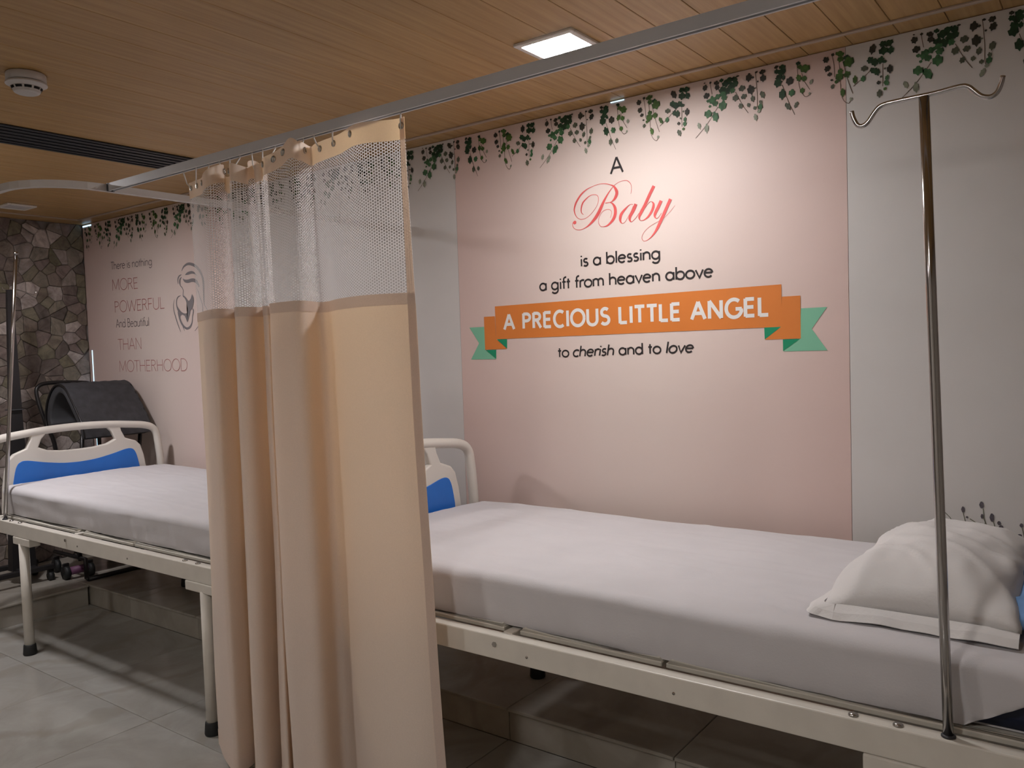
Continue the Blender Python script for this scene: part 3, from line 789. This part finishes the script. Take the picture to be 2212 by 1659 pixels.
# lavender stalks printed low on the white panels
for mirror, par in ((False, PAN[3]), (True, PAN[1])):
    for rep in range(2):
        bm = bmesh.new()
        fx = (lambda a: -2.395 - (a / 1000 + 0.403) - rep * 0.26) if mirror else (lambda a: a / 1000 + rep * 0.22)
        for si, s in enumerate(LAV_STEMS):
            pts = [(fx(a), b / 1000, 0.0021) for a, b in s]
            e = pts[-1]
            if e[1] < 0.785: pts.append((e[0] + (0.012 if not mirror else -0.012), 0.62, 0.0021))
            add_stroke(bm, pts, YP - 0.00003 * si, 1)
        for hi, (a, b, rx, rz) in enumerate(LAV_HEADS):
            add_poly(bm, [(fx(a) + rx / 1000 * math.cos(t * math.pi / 5) * (1 + .2 * (t % 2)), b / 1000 + rz / 1000 * math.sin(t * math.pi / 5)) for t in range(10)], YP - 0.0006 - 0.00002 * hi, 0)
        obj('lavender_print', facing_out(bm), ['lavender_print', 'lavender_stem'], par)

# ------------------------------------------------------------------ ceiling fittings


def square_lamp(cx, cy, label, mat, s=0.098):
    t = thing('ceiling_lamp', label, 'lamp', (cx, cy, ZC), 'square ceiling lamps')
    bm = bmesh.new()
    for a in (-1, 1):
        add_box(bm, cx - s, cx + s, cy + a * (s - 0.009) - 0.009, cy + a * (s - 0.009) + 0.009, ZC - 0.010, ZC - 0.0005, 0.002, 1)
        add_box(bm, cx + a * (s - 0.009) - 0.009, cx + a * (s - 0.009) + 0.009, cy - s + 0.018, cy + s - 0.018, ZC - 0.010, ZC - 0.0005, 0.002, 1)
    obj('frame', bm, 'plastic_white', t)
    b = box(cx - s + 0.018, cx + s - 0.018, cy - s + 0.018, cy + s - 0.018, ZC - 0.008, ZC - 0.001, 0.003, 1)
    obj('diffuser', b, mat, t)
    return t


square_lamp(-1.29, -0.575, 'lit square ceiling lamp glowing white above the near bed', 'lamp_bed')
square_lamp(-0.75, -3.05, 'lit square ceiling lamp out in the room behind the curtain rail', 'lamp_room')
square_lamp(-3.98, -1.24, 'lit square ceiling lamp before the farther bed', 'lamp_left')
square_lamp(-2.60, -3.45, 'lit square ceiling lamp out in the room facing the curtain', 'lamp_room')
t = square_lamp(-4.86, -0.56, 'small unlit square ceiling fitting in the corner by the stone wall', 'plastic_detector', 0.075)

dx, dy = -2.625, -1.45
t = thing('smoke_detector', 'round white smoke detector on the brown boarded ceiling', 'smoke detector', (dx, dy, ZC))
obj('base', lathe(dx, dy, [(0.052, ZC - 0.001), (0.054, ZC - 0.004), (0.054, ZC - 0.024), (0.050, ZC - 0.026)], 32), 'plastic_detector', t, True)
obj('head', lathe(dx, dy, [(0.050, ZC - 0.026), (0.056, ZC - 0.029), (0.056, ZC - 0.033), (0.043, ZC - 0.040), (0.034, ZC - 0.056), (0.028, ZC - 0.059)], 32), 'plastic_detector', t, False)
for k in range(10):
    a0, a1 = 2 * math.pi * (k + .12) / 10, 2 * math.pi * (k + .88) / 10
    bm = bmesh.new()
    q = []
    for rr_, zz_ in ((0.0425, ZC - 0.0425), (0.0390, ZC - 0.0490)):
        q.append([bm.verts.new((dx + rr_ * math.cos(a0 + (a1 - a0) * i / 4), dy + rr_ * math.sin(a0 + (a1 - a0) * i / 4), zz_)) for i in range(5)])
    for i in range(4):
        bm.faces.new((q[0][i], q[0][i + 1], q[1][i + 1], q[1][i]))
    bmesh.ops.solidify(bm, geom=bm.faces[:], thickness=0.0015)
    obj('vent_slot', bm, 'vent_dark', t)

t = thing('slot_diffuser', 'long black linear air slot let into the boarded ceiling', 'air vent', (-3.35, -1.5, ZC))
VX0, VX1, VY0, VY1 = -3.485, -3.222, -2.9, -0.505
bm = bmesh.new()
add_box(bm, VX0, VX0 + 0.012, VY0, VY1, ZC - 0.008, ZC - 0.0005, 0.002, 1)
add_box(bm, VX1 - 0.012, VX1, VY0, VY1, ZC - 0.008, ZC - 0.0005, 0.002, 1)
add_box(bm, VX0, VX1, VY1 - 0.012, VY1, ZC - 0.008, ZC - 0.0005, 0.002, 1)
add_box(bm, VX0, VX1, VY0, VY0 + 0.012, ZC - 0.008, ZC - 0.0005, 0.002, 1)
obj('frame', bm, 'slot_blade', t)
obj('throat', box(VX0 + .012, VX1 - .012, VY0 + .012, VY1 - .012, ZC - 0.003, ZC - 0.0006), 'slot_black', t)
for k in range(5):
    xx = VX0 + 0.04 + k * (VX1 - VX0 - 0.08) / 4
    obj('blade', box(xx - .006, xx + .006, VY0 + .013, VY1 - .013, ZC - 0.007, ZC - 0.0032, 0.001, 1), 'slot_blade', t)

# ------------------------------------------------------------------ curtain rails
RY, RZ0, RZ1 = -1.07, 1.934, 1.961
t = thing('curtain_rail', 'straight grey aluminium curtain rail carrying the cream curtain', 'curtain rail', (-1.2, RY, RZ0))
prof = [(-.011, RZ0), (-.011, RZ1), (.011, RZ1), (.011, RZ0), (.005, RZ0), (.005, RZ0 + .004), (.008, RZ0 + .004), (.008, RZ1 - .003), (-.008, RZ1 - .003), (-.008, RZ0 + .004), (-.005, RZ0 + .004), (-.005, RZ0)]
obj('channel', prism([(RY + a, b) for a, b in prof], -2.885, XR - 0.002, 'x'), 'rail_grey', t)
obj('joint', box(-2.894, -2.884, RY - .013, RY + .013, RZ0 - .001, RZ1 + .001, 0.001, 1), 'joint_black', t)
for xx in (-0.42, 0.9):
    obj('hanger', tube([(xx, RY, RZ1 - .002), (xx, RY, ZC - .004)], 0.005, 10), 'track_white', t, True)
t = thing('curved_curtain_track', 'pale curtain track curving out from the wall over the far bed', 'curtain rail', (-2.91, -0.6, RZ0))
pts = [(-2.91, -0.002), (-2.91, -1.10)] + [(-2.91 - .22 * (1 - math.cos(a * math.pi / 16)), -1.10 - .22 * math.sin(a * math.pi / 16)) for a in range(1, 9)] + [(-5.26, -1.32)]
bm = bmesh.new()
rings = []
for i, p in enumerate(pts):
    a = Vector(pts[max(i - 1, 0)]); b = Vector(pts[min(i + 1, len(pts) - 1)])
    d = (b - a).normalized(); n = Vector((-d.y, d.x))
    rings.append([bm.verts.new((p[0] + n.x * s, p[1] + n.y * s, z)) for s, z in ((-.010, RZ0 + .001), (-.010, RZ1 - .001), (.010, RZ1 - .001), (.010, RZ0 + .001))])
for a, b in zip(rings, rings[1:]):
    for k in range(4):
        bm.faces.new((a[k], a[(k + 1) % 4], b[(k + 1) % 4], b[k]))
bm.faces.new(rings[0]); bm.faces.new(rings[-1][::-1])
bmesh.ops.recalc_face_normals(bm, faces=bm.faces)
obj('channel', bm, 'track_white', t)
obj('wall_flange', box(-2.935, -2.885, -0.006, -0.0015, RZ0 - .012, RZ1 + .012, 0.002, 1), 'track_white', t)
for xx, yy in ((-3.9, -1.32), (-5.0, -1.32)):
    obj('hanger', tube([(xx, yy, RZ1 - .003), (xx, yy, ZC - .004)], 0.005, 10), 'track_white', t, True)

# ------------------------------------------------------------------ curtain
PATH = [(-2.451, -1.03), (-2.299, -1.10), (-2.224, -1.12), (-2.232, -1.06), (-2.258, -1.01), (-2.185, -1.075), (-2.116, -1.12), (-2.089, -1.10), (-2.105, -1.05), (-2.118, -1.008), (-2.056, -1.07), (-2.014, -1.08), (-2.049, -1.03), (-1.941, -1.13), (-1.86, -1.14), (-1.819, -1.11), (-1.853, -1.03), (-1.815, -1.02), (-1.719, -1.07), (-1.604, -1.10), (-1.511, -1.09), (-1.448, -1.06)]
CP = catmull(PATH, 10)
NS = len(CP)
SL = [0.0]
for a, b in zip(CP, CP[1:]):
    SL.append(SL[-1] + math.hypot(b[0] - a[0], b[1] - a[1]))
ZT, ZH, ZS = 1.922, 1.868, 1.452


def droop(s):
    if s > 0.72: return 0.0
    return 0.018 + 0.022 * math.sin(s * 34.0) * math.sin(s * 11.0)


def cpt_(i, z):
    x, y = CP[i]
    s = i / (NS - 1)
    f = (z - 0.0) / ZT
    # a little flare to the right below, gathers tighten above
    x += max(0, s - 0.55) / 0.45 * 0.065 * (1 - f) ** 1.6
    amp = 1.0 - 0.25 * max(0, (f - 0.7) / 0.3)
    y = -1.075 + (y + 1.075) * amp
    y += 0.006 * noise.noise(Vector((x * 9, z * 1.6, 3.1))) + 0.010 * max(0, f - .72) / .28 * math.sin(s * 60)
    x += 0.006 * noise.noise(Vector((x * 6, z * 1.3, 8.7)))
    zz = z - droop(s) * max(0, (f - 0.75) / 0.25)
    return Vector((x, min(y, -1.004), zz))


def drape(z0, z1, rows, i0=0, i1=None, push=0.0):
    i1 = NS - 1 if i1 is None else i1
    bm = bmesh.new()
    uvl = bm.loops.layers.uv.new('UVMap')
    G = []
    for r in range(rows + 1):
        z = z0 + (z1 - z0) * r / rows
        row = []
        for i in range(i0, i1 + 1):
            p = cpt_(i, z)
            if push:
                a = cpt_(max(i - 1, 0), z); b = cpt_(min(i + 1, NS - 1), z)
                d = (b - a).normalized(); p = p + Vector((d.y, -d.x, 0)) * push
            v = bm.verts.new(p)
            row.append((v, SL[i], z))
        G.append(row)
    for r in range(rows):
        for i in range(len(G[0]) - 1):
            q = (G[r][i], G[r][i + 1], G[r + 1][i + 1], G[r + 1][i])
            f = bm.faces.new([a[0] for a in q])
            for l, a in zip(f.loops, q):
                l[uvl].uv = (a[1], a[2])
    return bm


ct = thing('privacy_curtain', 'cream privacy curtain with white net top gathered on the rail', 'curtain', (-1.95, RY, 0.02))
obj('lower_cloth', drape(0.025, ZS, 46), 'curtain_cloth', ct, True)
obj('net_panel', drape(ZS, ZH, 16), 'curtain_net', ct, True, label='white honeycomb net')
obj('heading_band', drape(ZH, ZT, 4), 'curtain_cloth', ct, True)
obj('seam_band', drape(ZS - 0.002, ZS + 0.028, 2, push=0.0012), 'curtain_hem', ct, True)
obj('side_hem', drape(0.025, ZT, 60, i0=NS - 5, push=0.0015), 'curtain_hem', ct, True)
obj('bottom_hem', drape(0.022, 0.075, 2, push=0.0012), 'curtain_cloth', ct, True)
HX = (-1.459, -1.611, -1.715, -1.791, -1.837, -1.867, -1.908, -1.961, -2.02, -2.071, -2.13, -2.18, -2.233, -2.29, -2.36, -2.43)
for hx in HX:
    # nearest fold point of the heading
    i = min(range(NS), key=lambda k: abs(CP[k][0] - hx) + 0.3 * abs(CP[k][1] + 1.07))
    e = cpt_(i, ZT - 0.02)
    hk = obj('curtain_hook', tube([(hx, RY, RZ0 + .004), (hx, RY, RZ0 - .006), (0.5 * (hx + e.x), 0.5 * (RY + e.y) - .003, e.z + .012), (e.x, e.y - .004, e.z + 0.002), (e.x, e.y - .004, e.z - .008), (e.x, e.y + .003, e.z - .006)], 0.0022, 6), 'plastic_white', ct, True)
    d = (cpt_(min(i + 1, NS - 1), ZT - .02) - cpt_(max(i - 1, 0), ZT - .02)).normalized()
    nrm = Vector((d.y, -d.x, 0)) * 0.002
    ring = [e + nrm + 0.0075 * (math.cos(a * math.pi / 6) * d + math.sin(a * math.pi / 6) * Vector((0, 0, 1))) for a in range(12)]
    obj('eyelet', tube(ring, 0.0022, 6, closed=True), 'bolt_steel', ct, True)

# ------------------------------------------------------------------ hospital beds
YN, YR_, MX = -0.99, -0.07, -0.53
FBC = -0.545


def hospital_bed(X0, label, dz=0.0, bolts_top=()):
    t = thing('hospital_bed', label, 'bed', (X0 + 1.03, MX, 0.0), 'white steel hospital beds')
    zt = 0.600 + dz
    for y0, y1 in ((YN, YN + 0.035), (YR_ - 0.035, YR_)):
        obj('side_rail', box(X0, X0 + 2.06, y0, y1, zt - 0.061, zt, 0.003), 'bed_paint', t)
    for x0 in (X0, X0 + 2.025):
        obj('end_rail', box(x0, x0 + 0.035, YN + 0.036, YR_ - 0.036, zt - 0.055, zt - 0.002, 0.003), 'bed_paint', t)
    obj('crossbar', box(X0 + 0.785, X0 + 0.815, YN + 0.036, YR_ - 0.036, zt - 0.045, zt + 0.001, 0.003), 'bed_paint', t)
    for a, b in ((0.045, 0.775), (0.825, 1.225), (1.235, 2.015)):
        bm = bmesh.new()
        add_box(bm, X0 + a, X0 + b, YN + 0.055, YR_ - 0.055, zt - 0.008, zt + 0.004, 0.002, 1)
        pn = obj('platform_panel', bm, 'bed_panel', t)
        ring = [(X0 + a + .012, YN + .062, zt + .003), (X0 + b - .012, YN + .062, zt + .003), (X0 + b - .012, YR_ - .062, zt + .003), (X0 + a + .012, YR_ - .062, zt + .003)]
        obj('panel_edge', tube(ring, 0.009, 8, closed=True), 'bed_panel', pn, True)
    for lx in (X0 + 0.34, X0 + 1.77):
        for ly, zb in ((YN + 0.018, 0.0), (-0.18, LZ)):
            obj('leg_bracket', box(lx - 0.065 if lx < X0 + 1 else lx - 0.10, lx + 0.10 if lx < X0 + 1 else lx + 0.08, ly - 0.02, ly + 0.03, zt - 0.096, zt - 0.0615, 0.004), 'bed_paint', t)
            lg = obj('leg', tube([(lx, ly, zt - 0.09), (lx, ly, zb + 0.03)], 0.0215, 20), 'bed_paint', t, True)
            obj('rubber_foot', lathe(lx, ly, [(0.027, zb + 0.0005), (0.029, zb + 0.006), (0.0255, zb + 0.045), (0.0235, zb + 0.048)], 20), 'rubber', lg, True)
    for lx, ly, sgn in ((X0 + 0.785, YN, -1),):
        obj('bolt', tube([(lx, ly - 0.004, zt - 0.022), (lx, ly + 0.002, zt - 0.022)], 0.0068, 6), 'bolt_steel', t)
    for bx in (0.885, 1.28):
        obj('bolt', tube([(X0 + bx, YN - 0.0015, zt - 0.036), (X0 + bx, YN + 0.002, zt - 0.036)], 0.0035, 10), 'bolt_steel', t, True)
    for bx in (0.23, 0.32, 1.65, 1.73):
        obj('bolt', lathe(X0 + bx, YN + 0.016, [(0.0095, zt), (0.0092, zt + .003), (0.006, zt + .0055), (0.002, zt + .0065)], 16), 'bolt_steel', t, True)
    # moulded footboard: tube frame with slanted pillars, lower panel and blue insert
    xf = X0 - 0.010
    half = [(0.0, 1.010), (0.10, 1.008), (0.20, 1.002), (0.30, 0.992), (0.36, 0.984), (0.405, 0.970), (0.430, 0.945), (0.440, 0.905), (0.450, 0.82), (0.458, 0.70), (0.46, 0.60)]
    fr = [(xf, FBC + a, b + dz - .019) for a, b in half]
    fr = [(xf, FBC - a, b + dz - .019) for a, b in half[:0:-1]] + fr
    ft = obj('footboard', tube(catmull(fr, 4), 0.0195, 14), 'footboard_plastic', t, True)
    ph = [(0.0, 0.874), (0.08, 0.876), (0.15, 0.885), (0.195, 0.905), (0.178, 0.945), (0.150, 0.976), (0.226, 0.972), (0.232, 0.945), (0.252, 0.905), (0.31, 0.884), (0.335, 0.858), (0.352, 0.800), (0.365, 0.72), (0.372, 0.60), (0.0, 0.60)]
    pp = [(FBC + a, b + dz) for a, b in ph[:-1]] + [(FBC - a, b + dz) for a, b in ph[:-1][:0:-1]]
    obj('footboard_panel', prism(pp, xf - 0.014, xf + 0.014, 'x', 0.007, 3), 'footboard_plastic', t)
    bl = [(0.0, 0.808), (0.08, 0.812), (0.17, 0.827), (0.25, 0.845), (0.285, 0.842), (0.302, 0.822), (0.312, 0.79), (0.322, 0.74), (0.325, 0.62), (0.0, 0.62)]
    sm = catmull(bl[:8], 4) + bl[8:9]
    pp = [(FBC + a, b + dz) for a, b in sm] + [(FBC - a, b + dz) for a, b in sm[::-1][:-1]]
    obj('footboard_insert', prism(pp, xf - 0.0165, xf + 0.0165, 'x', 0.001, 1), 'blue_insert', t, label='bright blue plastic insert')
    return t


B1, B2 = -4.345, -2.062
hospital_bed(B1, 'white steel hospital bed with blue footboard insert, farther one by the stone wall', 0.004)
hospital_bed(B2, 'white steel hospital bed with blue footboard insert, nearer one under the Baby lettering')


def bed_linen(X0, dz, near, lift, seed):
    z0, z1 = 0.6055 + dz, 0.742 + dz
    xa, xb, ya, yb = X0 + 0.035, X0 + 2.03, -0.940, -0.085
    t = tag(obj('mattress', rounded_box(xa + .012, xb - .004, ya + .030, yb - .012, z0, z1 - .016, 0.02, (20, 10, 4)), 'mattress_navy', smooth=True),
            'navy mattress under the white sheet of the %s bed' % near, 'mattress', 'mattresses')

    def fn(p):
        n = noise.noise(Vector((p.x * 2.2 + seed, p.y * 2.6, p.z * 3)))
        wr = noise.noise(Vector((p.x * 5 + seed * 3, p.y * 17, p.z * 9)))
        q = p.copy()
        top = max(0.0, (p.z - z0) / (z1 - z0))
        if top > 0.8:
            q.z += 0.006 * n + 0.0022 * wr
            # soft crown: sags a little to the edges
            q.z -= 0.010 * (abs(p.y - MX) / 0.44) ** 3
        if p.y < ya + 0.03:
            w2 = noise.noise(Vector((p.x * 7 + seed, p.z * 22, 1.7)))
            q.y += 0.004 * n + 0.003 * w2 + 0.016 * (1 - top) ** 1.5
            f = noise.noise(Vector((p.x * 26 + seed, p.z * 3, 5.0)))
            q.y -= 0.004 * f * (1 - top)
            if lift and p.x > xb - 0.20 and top < 0.85:
                # the sheet is pulled up at the head corner, in bunched folds
                k = (p.x - (xb - 0.20)) / 0.20
                q.z = max(q.z, z0 + k * 0.125)
            if lift and p.x > xb - 0.26:
                k = (p.x - (xb - 0.26)) / 0.26
                q.y -= (0.010 * max(0, math.sin((p.x * 0.9 + p.z * 0.55) * 120)) * (1 - top) + 0.004) * k
        if p.x > xb - 0.02 and lift and top < 0.8:
            q.z = max(q.z, z0 + 0.115)
        if top > 0.8:
            rg = (1 - abs(noise.noise(Vector((p.x * 3.5 + seed, p.y * 15 + p.x * 2, 2.2))))) ** 9
            q.z += 0.0035 * rg * (0.4 + 0.6 * min(1, max(0, (p.x - xa) / 1.6)))
        q.z = max(q.z, z0 + 0.001)
        return q
    bm = rounded_box(xa, xb, ya, yb, z0 - 0.034, z1, 0.030, (200, 90, 14), fn)
    # open underneath like a tucked sheet
    bm.normal_update()
    dl = [f for f in bm.faces if f.normal.z < -0.9 and f.calc_center_median().z < z0 + 0.01]
    bmesh.ops.delete(bm, geom=dl, context='FACES')
    tag(obj('bed_sheet', bm, 'sheet', smooth=True), 'pale lilac-white sheet stretched over the mattress of the %s bed' % near, 'bed sheet', 'bed sheets')


bed_linen(B1, 0.010, 'farther', False, 2.0)
bed_linen(B2, 0.0, 'nearer', True, 9.0)

# pillow at the head of the nearer bed
pt = thing('pillow', 'plump white pillow at the right end of the nearer bed', 'pillow', (-0.28, -0.5, 0.74))


def pillow_bm(x0, x1, y0, y1, zb, h, n=(46, 60), seed=1.0, pinch=0.05):
    bm = bmesh.new()
    G = {}
    for side in (1, -1):
        for i in range(n[0] + 1):
            for j in range(n[1] + 1):
                u = -1 + 2 * i / n[0]; v = -1 + 2 * j / n[1]
                edge = i in (0, n[0]) or j in (0, n[1])
                if side == -1 and edge:
                    G[side, i, j] = G[1, i, j]; continue
                b = (max(0, 1 - abs(u) ** 2.6) * max(0, 1 - abs(v) ** 3.2)) ** 0.55
                x = (x0 + x1) / 2 + (x1 - x0) / 2 * u * (1 - pinch * (1 - v * v) * abs(u) ** 6)
                y = (y0 + y1) / 2 + (y1 - y0) / 2 * v * (1 - pinch * (1 - u * u) * abs(v) ** 6)
                w = noise.noise(Vector((x * 8 + seed, y * 8, side))) - 0.8 * abs(noise.noise(Vector((x * 11 + seed, y * 7, 6.0))))
                w2 = noise.noise(Vector((x * 24 + seed, y * 13, 4.0 * side))) + 1.6 * (1 - abs(noise.noise(Vector((x * 6 + y * 7 + seed, (x - y) * 2.5, 9.0))))) ** 7
                z = zb + 0.028 + (side * h * b if side == 1 else -0.022 * b) + (0.013 * w + 0.005 * w2) * (1 if side == 1 else 0.2)
                z = max(z, zb + 0.002)
                G[side, i, j] = bm.verts.new((x, y, z))
    for side in (1, -1):
        for i in range(n[0]):
            for j in range(n[1]):
                q = [G[side, i, j], G[side, i + 1, j], G[side, i + 1, j + 1], G[side, i, j + 1]]
                bm.faces.new(q if side == 1 else q[::-1])
    return bm


PZ = 0.738
obj('pillow_case', pillow_bm(-0.515, -0.145, -0.835, -0.16, PZ, 0.100), 'pillow_case', pt, True)
obj('pillow_core', pillow_bm(-0.205, -0.035, -0.815, -0.25, PZ + .002, 0.040, (24, 40), 4.0), 'pillow_blue', pt, True, label='blue pillow showing at the open end')
# flat hem of the case along its near and left edges, gently rippled on the sheet
bm = bmesh.new()
rim = [(-0.148, -0.838), (-0.20, -0.838), (-0.28, -0.836), (-0.36, -0.834), (-0.44, -0.836), (-0.510, -0.838), (-0.516, -0.78), (-0.508, -0.68), (-0.504, -0.56), (-0.506, -0.44), (-0.510, -0.32), (-0.512, -0.20)]
G = []
for i, (a, b) in enumerate(catmull(rim, 6)):
    w = noise.noise(Vector((a * 14, b * 14, 2.0)))
    nx = -0.026 if b > -0.80 else (-0.020 if a < -0.48 else 0.0)
    ny = -0.026 if a > -0.49 else (-0.016 if b < -0.80 else 0.0)
    G.append([bm.verts.new((a - nx * .5, b - ny * .5, PZ + 0.030)), bm.verts.new((a + nx * .45, b + ny * .45, PZ + 0.022 + 0.006 * w)), bm.verts.new((a + nx * (1 + .2 * w), b + ny * (1 + .2 * w), PZ + 0.010 + 0.007 * w))])
for a, b in zip(G, G[1:]):
    for k in range(2):
        bm.faces.new((a[k], a[k + 1], b[k + 1], b[k]))
bmesh.ops.recalc_face_normals(bm, faces=bm.faces)
bmesh.ops.solidify(bm, geom=bm.faces[:], thickness=0.002)
obj('pillow_hem', bm, 'pillow_case', pt)

# ------------------------------------------------------------------ drip poles
t = thing('drip_pole', 'chrome drip pole with two curled hooks on the nearer bed', 'drip pole', (-0.248, -0.972, 0.60), 'chrome drip poles on the beds')
pb_, ptp = Vector((-0.248, -0.972, 0.5995)), Vector((-0.278, -0.972, 1.752))
obj('pole', tube([pb_, pb_.lerp(ptp, .3), pb_.lerp(ptp, .7), ptp], 0.0088, 16), 'chrome', t, True)
HK = [(-0.4, 1.75), (-0.397, 1.737), (-0.39, 1.723), (-0.381, 1.72), (-0.372, 1.725), (-0.36, 1.741), (-0.35, 1.75), (-0.331, 1.753), (-0.284, 1.754), (-0.257, 1.755), (-0.222, 1.758), (-0.209, 1.755), (-0.199, 1.745), (-0.189, 1.735), (-0.176, 1.731), (-0.166, 1.736), (-0.16, 1.749), (-0.157, 1.762)]
obj('hook_bar', tube(catmull([(a, -0.972, b) for a, b in HK], 4), 0.0042, 10), 'chrome', t, True)
obj('socket', lathe(-0.248, -0.972, [(0.0125, 0.6005), (0.0125, 0.603), (0.0105, 0.605)], 16), 'joint_black', t, True)
t = thing('drip_pole', 'thin chrome drip pole at the foot of the farther bed', 'drip pole', (-4.186, -0.972, 0.60), 'chrome drip poles on the beds')
pb_, ptp = Vector((-4.186, -0.972, 0.6045)), Vector((-4.205, -0.85, 1.852))
obj('pole', tube([pb_, pb_.lerp(ptp, .3), pb_.lerp(ptp, .7), ptp], 0.0085, 14), 'chrome', t, True)
obj('pole_tip', lathe(ptp.x, ptp.y, [(0.009, ptp.z - .004), (0.011, ptp.z), (0.009, ptp.z + .007), (0.003, ptp.z + .010)], 14), 'chrome', t, True)
obj('socket', lathe(-4.186, -0.972, [(0.0125, 0.6045), (0.0125, 0.608), (0.0105, 0.610)], 16), 'joint_black', t, True)

# ------------------------------------------------------------------ dark stand and folded cot by the stone wall


def caster(par, x, y, z, r=0.03, mat='rubber'):
    w = obj('castor', tube([(x, y - .012, z + r), (x, y + .012, z + r)], r, 18), mat, par, True)
    obj('castor_fork', box(x - .008, x + .008, y - .017, y + .017, z + r + .004, z + 2 * r + .016, 0.003, 1), 'cot_tube', w)


t = thing('dark_stand', 'tall dark tapering stand on castors before the stone wall', 'stand', (-4.9, -0.62, LZ))
secs = [(0.19, 0.062, 0.03), (0.60, 0.048, 0.024), (1.00, 0.032, 0.018), (1.40, 0.022, 0.013), (1.735, 0.0145, 0.010)]
bm = bmesh.new()
rings = []
for z, wy, wx in secs:
    yc = -0.622 + (z - 0.19) * 0.011
    rings.append([bm.verts.new((-4.9 + a * wx, yc + b * wy, z)) for a, b in ((-1, -1), (1, -1), (1, 1), (-1, 1))])
for a, b in zip(rings, rings[1:]):
    for k in range(4):
        bm.faces.new((a[k], a[(k + 1) % 4], b[(k + 1) % 4], b[k]))
bm.faces.new(rings[0][::-1]); bm.faces.new(rings[-1])
obj('post', bm, 'stand_dark', t)
obj('band', box(-4.934, -4.866, -0.650, -0.578, 1.075, 1.080), 'cot_side', t)
obj('hook_bar', tube(catmull([(-4.9, -0.640, 1.752), (-4.9, -0.634, 1.738), (-4.9, -0.60, 1.738), (-4.9, -0.56, 1.738), (-4.9, -0.51, 1.722), (-4.9, -0.475, 1.714), (-4.9, -0.465, 1.735)], 5), 0.0028, 8), 'chrome', t, True)
for a in (-1, 1):
    obj('base_bar', box(-4.9 + a * .10 - .014, -4.9 + a * .10 + .014, -0.86, -0.50, 0.178, 0.205, 0.004), 'stand_dark', t)
obj('base_bar', box(-5.0, -4.8, -0.67, -0.57, 0.180, 0.203, 0.004), 'stand_dark', t)
for a in (-1, 1):
    for yy in (-0.84, -0.52):
        caster(t, -4.9 + a * .10, yy, LZ, 0.024)

ct2 = thing('folded_cot', 'black folded rollaway cot with quilted pad behind the farther bed', 'folding bed', (-4.74, -0.26, LZ))
ox = -0.03
outer = [(-4.893, 0.965), (-4.900, 1.02), (-4.875, 1.10), (-4.81, 1.175), (-4.735, 1.207), (-4.66, 1.190), (-4.60, 1.135), (-4.53, 1.055), (-4.475, 0.985), (-4.455, 0.915)]
outer = catmull([(a + ox, b) for a, b in outer], 4)
th = 0.05
inner = []
for i, p in enumerate(outer):
    a = outer[max(i - 1, 0)]; b = outer[min(i + 1, len(outer) - 1)]
    d = Vector((b[0] - a[0], b[1] - a[1])).normalized()
    inner.append((p[0] + d.y * th, p[1] - d.x * th))
Y0_, Y1_ = -0.44, -0.065
obj('pad_core', prism(outer + inner[::-1], Y0_ + .004, Y1_ - .004, 'y', 0.008, 2), 'cot_side', ct2, True)
# quilted cover: raised diamonds over the outer face
bm = bmesh.new()
NV = 30
G = []
acc = 0.0
for i, p in enumerate(outer):
    if i: acc += math.hypot(p[0] - outer[i - 1][0], p[1] - outer[i - 1][1])
    a = outer[max(i - 1, 0)]; b = outer[min(i + 1, len(outer) - 1)]
    d = Vector((b[0] - a[0], b[1] - a[1])).normalized()
    row = []
    for j in range(NV + 1):
        yy = Y0_ + (Y1_ - Y0_) * j / NV
        q = abs(math.sin((acc + yy) * 52)) * abs(math.sin((acc - yy) * 52))
        h = 0.002 + 0.006 * q ** .5
        row.append(bm.verts.new((p[0] - d.y * h, yy, p[1] + d.x * h)))
    G.append(row)
for a, b in zip(G, G[1:]):
    for j in range(NV):
        bm.faces.new((a[j], b[j], b[j + 1], a[j + 1]))
obj('quilted_cover', bm, 'cot_quilt', ct2, True)
for yy in (Y0_, Y1_):
    obj('piping', tube([(p[0], yy, p[1]) for p in outer], 0.006, 8), 'cot_tube', ct2, True)
loop = [(-5.02, -0.10, 0.25), (-5.02, -0.10, 1.10), (-5.02, -0.125, 1.185), (-5.02, -0.19, 1.205), (-5.02, -0.36, 1.212), (-5.02, -0.43, 1.196), (-5.01, -0.447, 1.14), (-4.97, -0.425, 0.98), (-4.95, -0.385, 0.80), (-4.95, -0.385, 0.25)]
obj('frame_tube', tube(catmull(loop, 5), 0.0115, 10), 'cot_tube', ct2, True)
for yy in (-0.42, -0.09):
    obj('frame_tube', tube([(-4.555, yy, 0.93), (-4.60, yy, 0.70), (-4.66, yy, 0.40), (-4.66, yy, 0.22)], 0.011, 10), 'cot_tube', ct2, True)
    obj('frame_tube', tube([(-4.96, yy, 0.235), (-4.60, yy, 0.235), (-4.60, yy, 0.130), (-4.575, yy, 0.128)], 0.0115, 10), 'cot_tube', ct2, True)
    obj('frame_tube', tube([(-4.93, yy, 0.60), (-4.66, yy, 0.24)], 0.010, 10), 'cot_tube', ct2, True)
obj('frame_tube', tube([(-4.575, -0.42, 0.128), (-4.575, -0.09, 0.128)], 0.0125, 10), 'cot_tube', ct2, True)
obj('pad_lower', rounded_box(-4.93, -4.68, -0.42, -0.09, 0.245, 0.52, 0.05, (10, 10, 10)), 'cot_inner', ct2, True)
obj('axle', tube([(-4.70, -0.455, 0.165), (-4.70, -0.36, 0.165)], 0.022, 14), 'purple_hub', ct2, True, label='purple axle hub')
for cx_, cy_ in ((-4.73, -0.468), (-4.69, -0.355), (-4.95, -0.42), (-4.95, -0.10)):
    caster(ct2, cx_, cy_, LZ, 0.038)
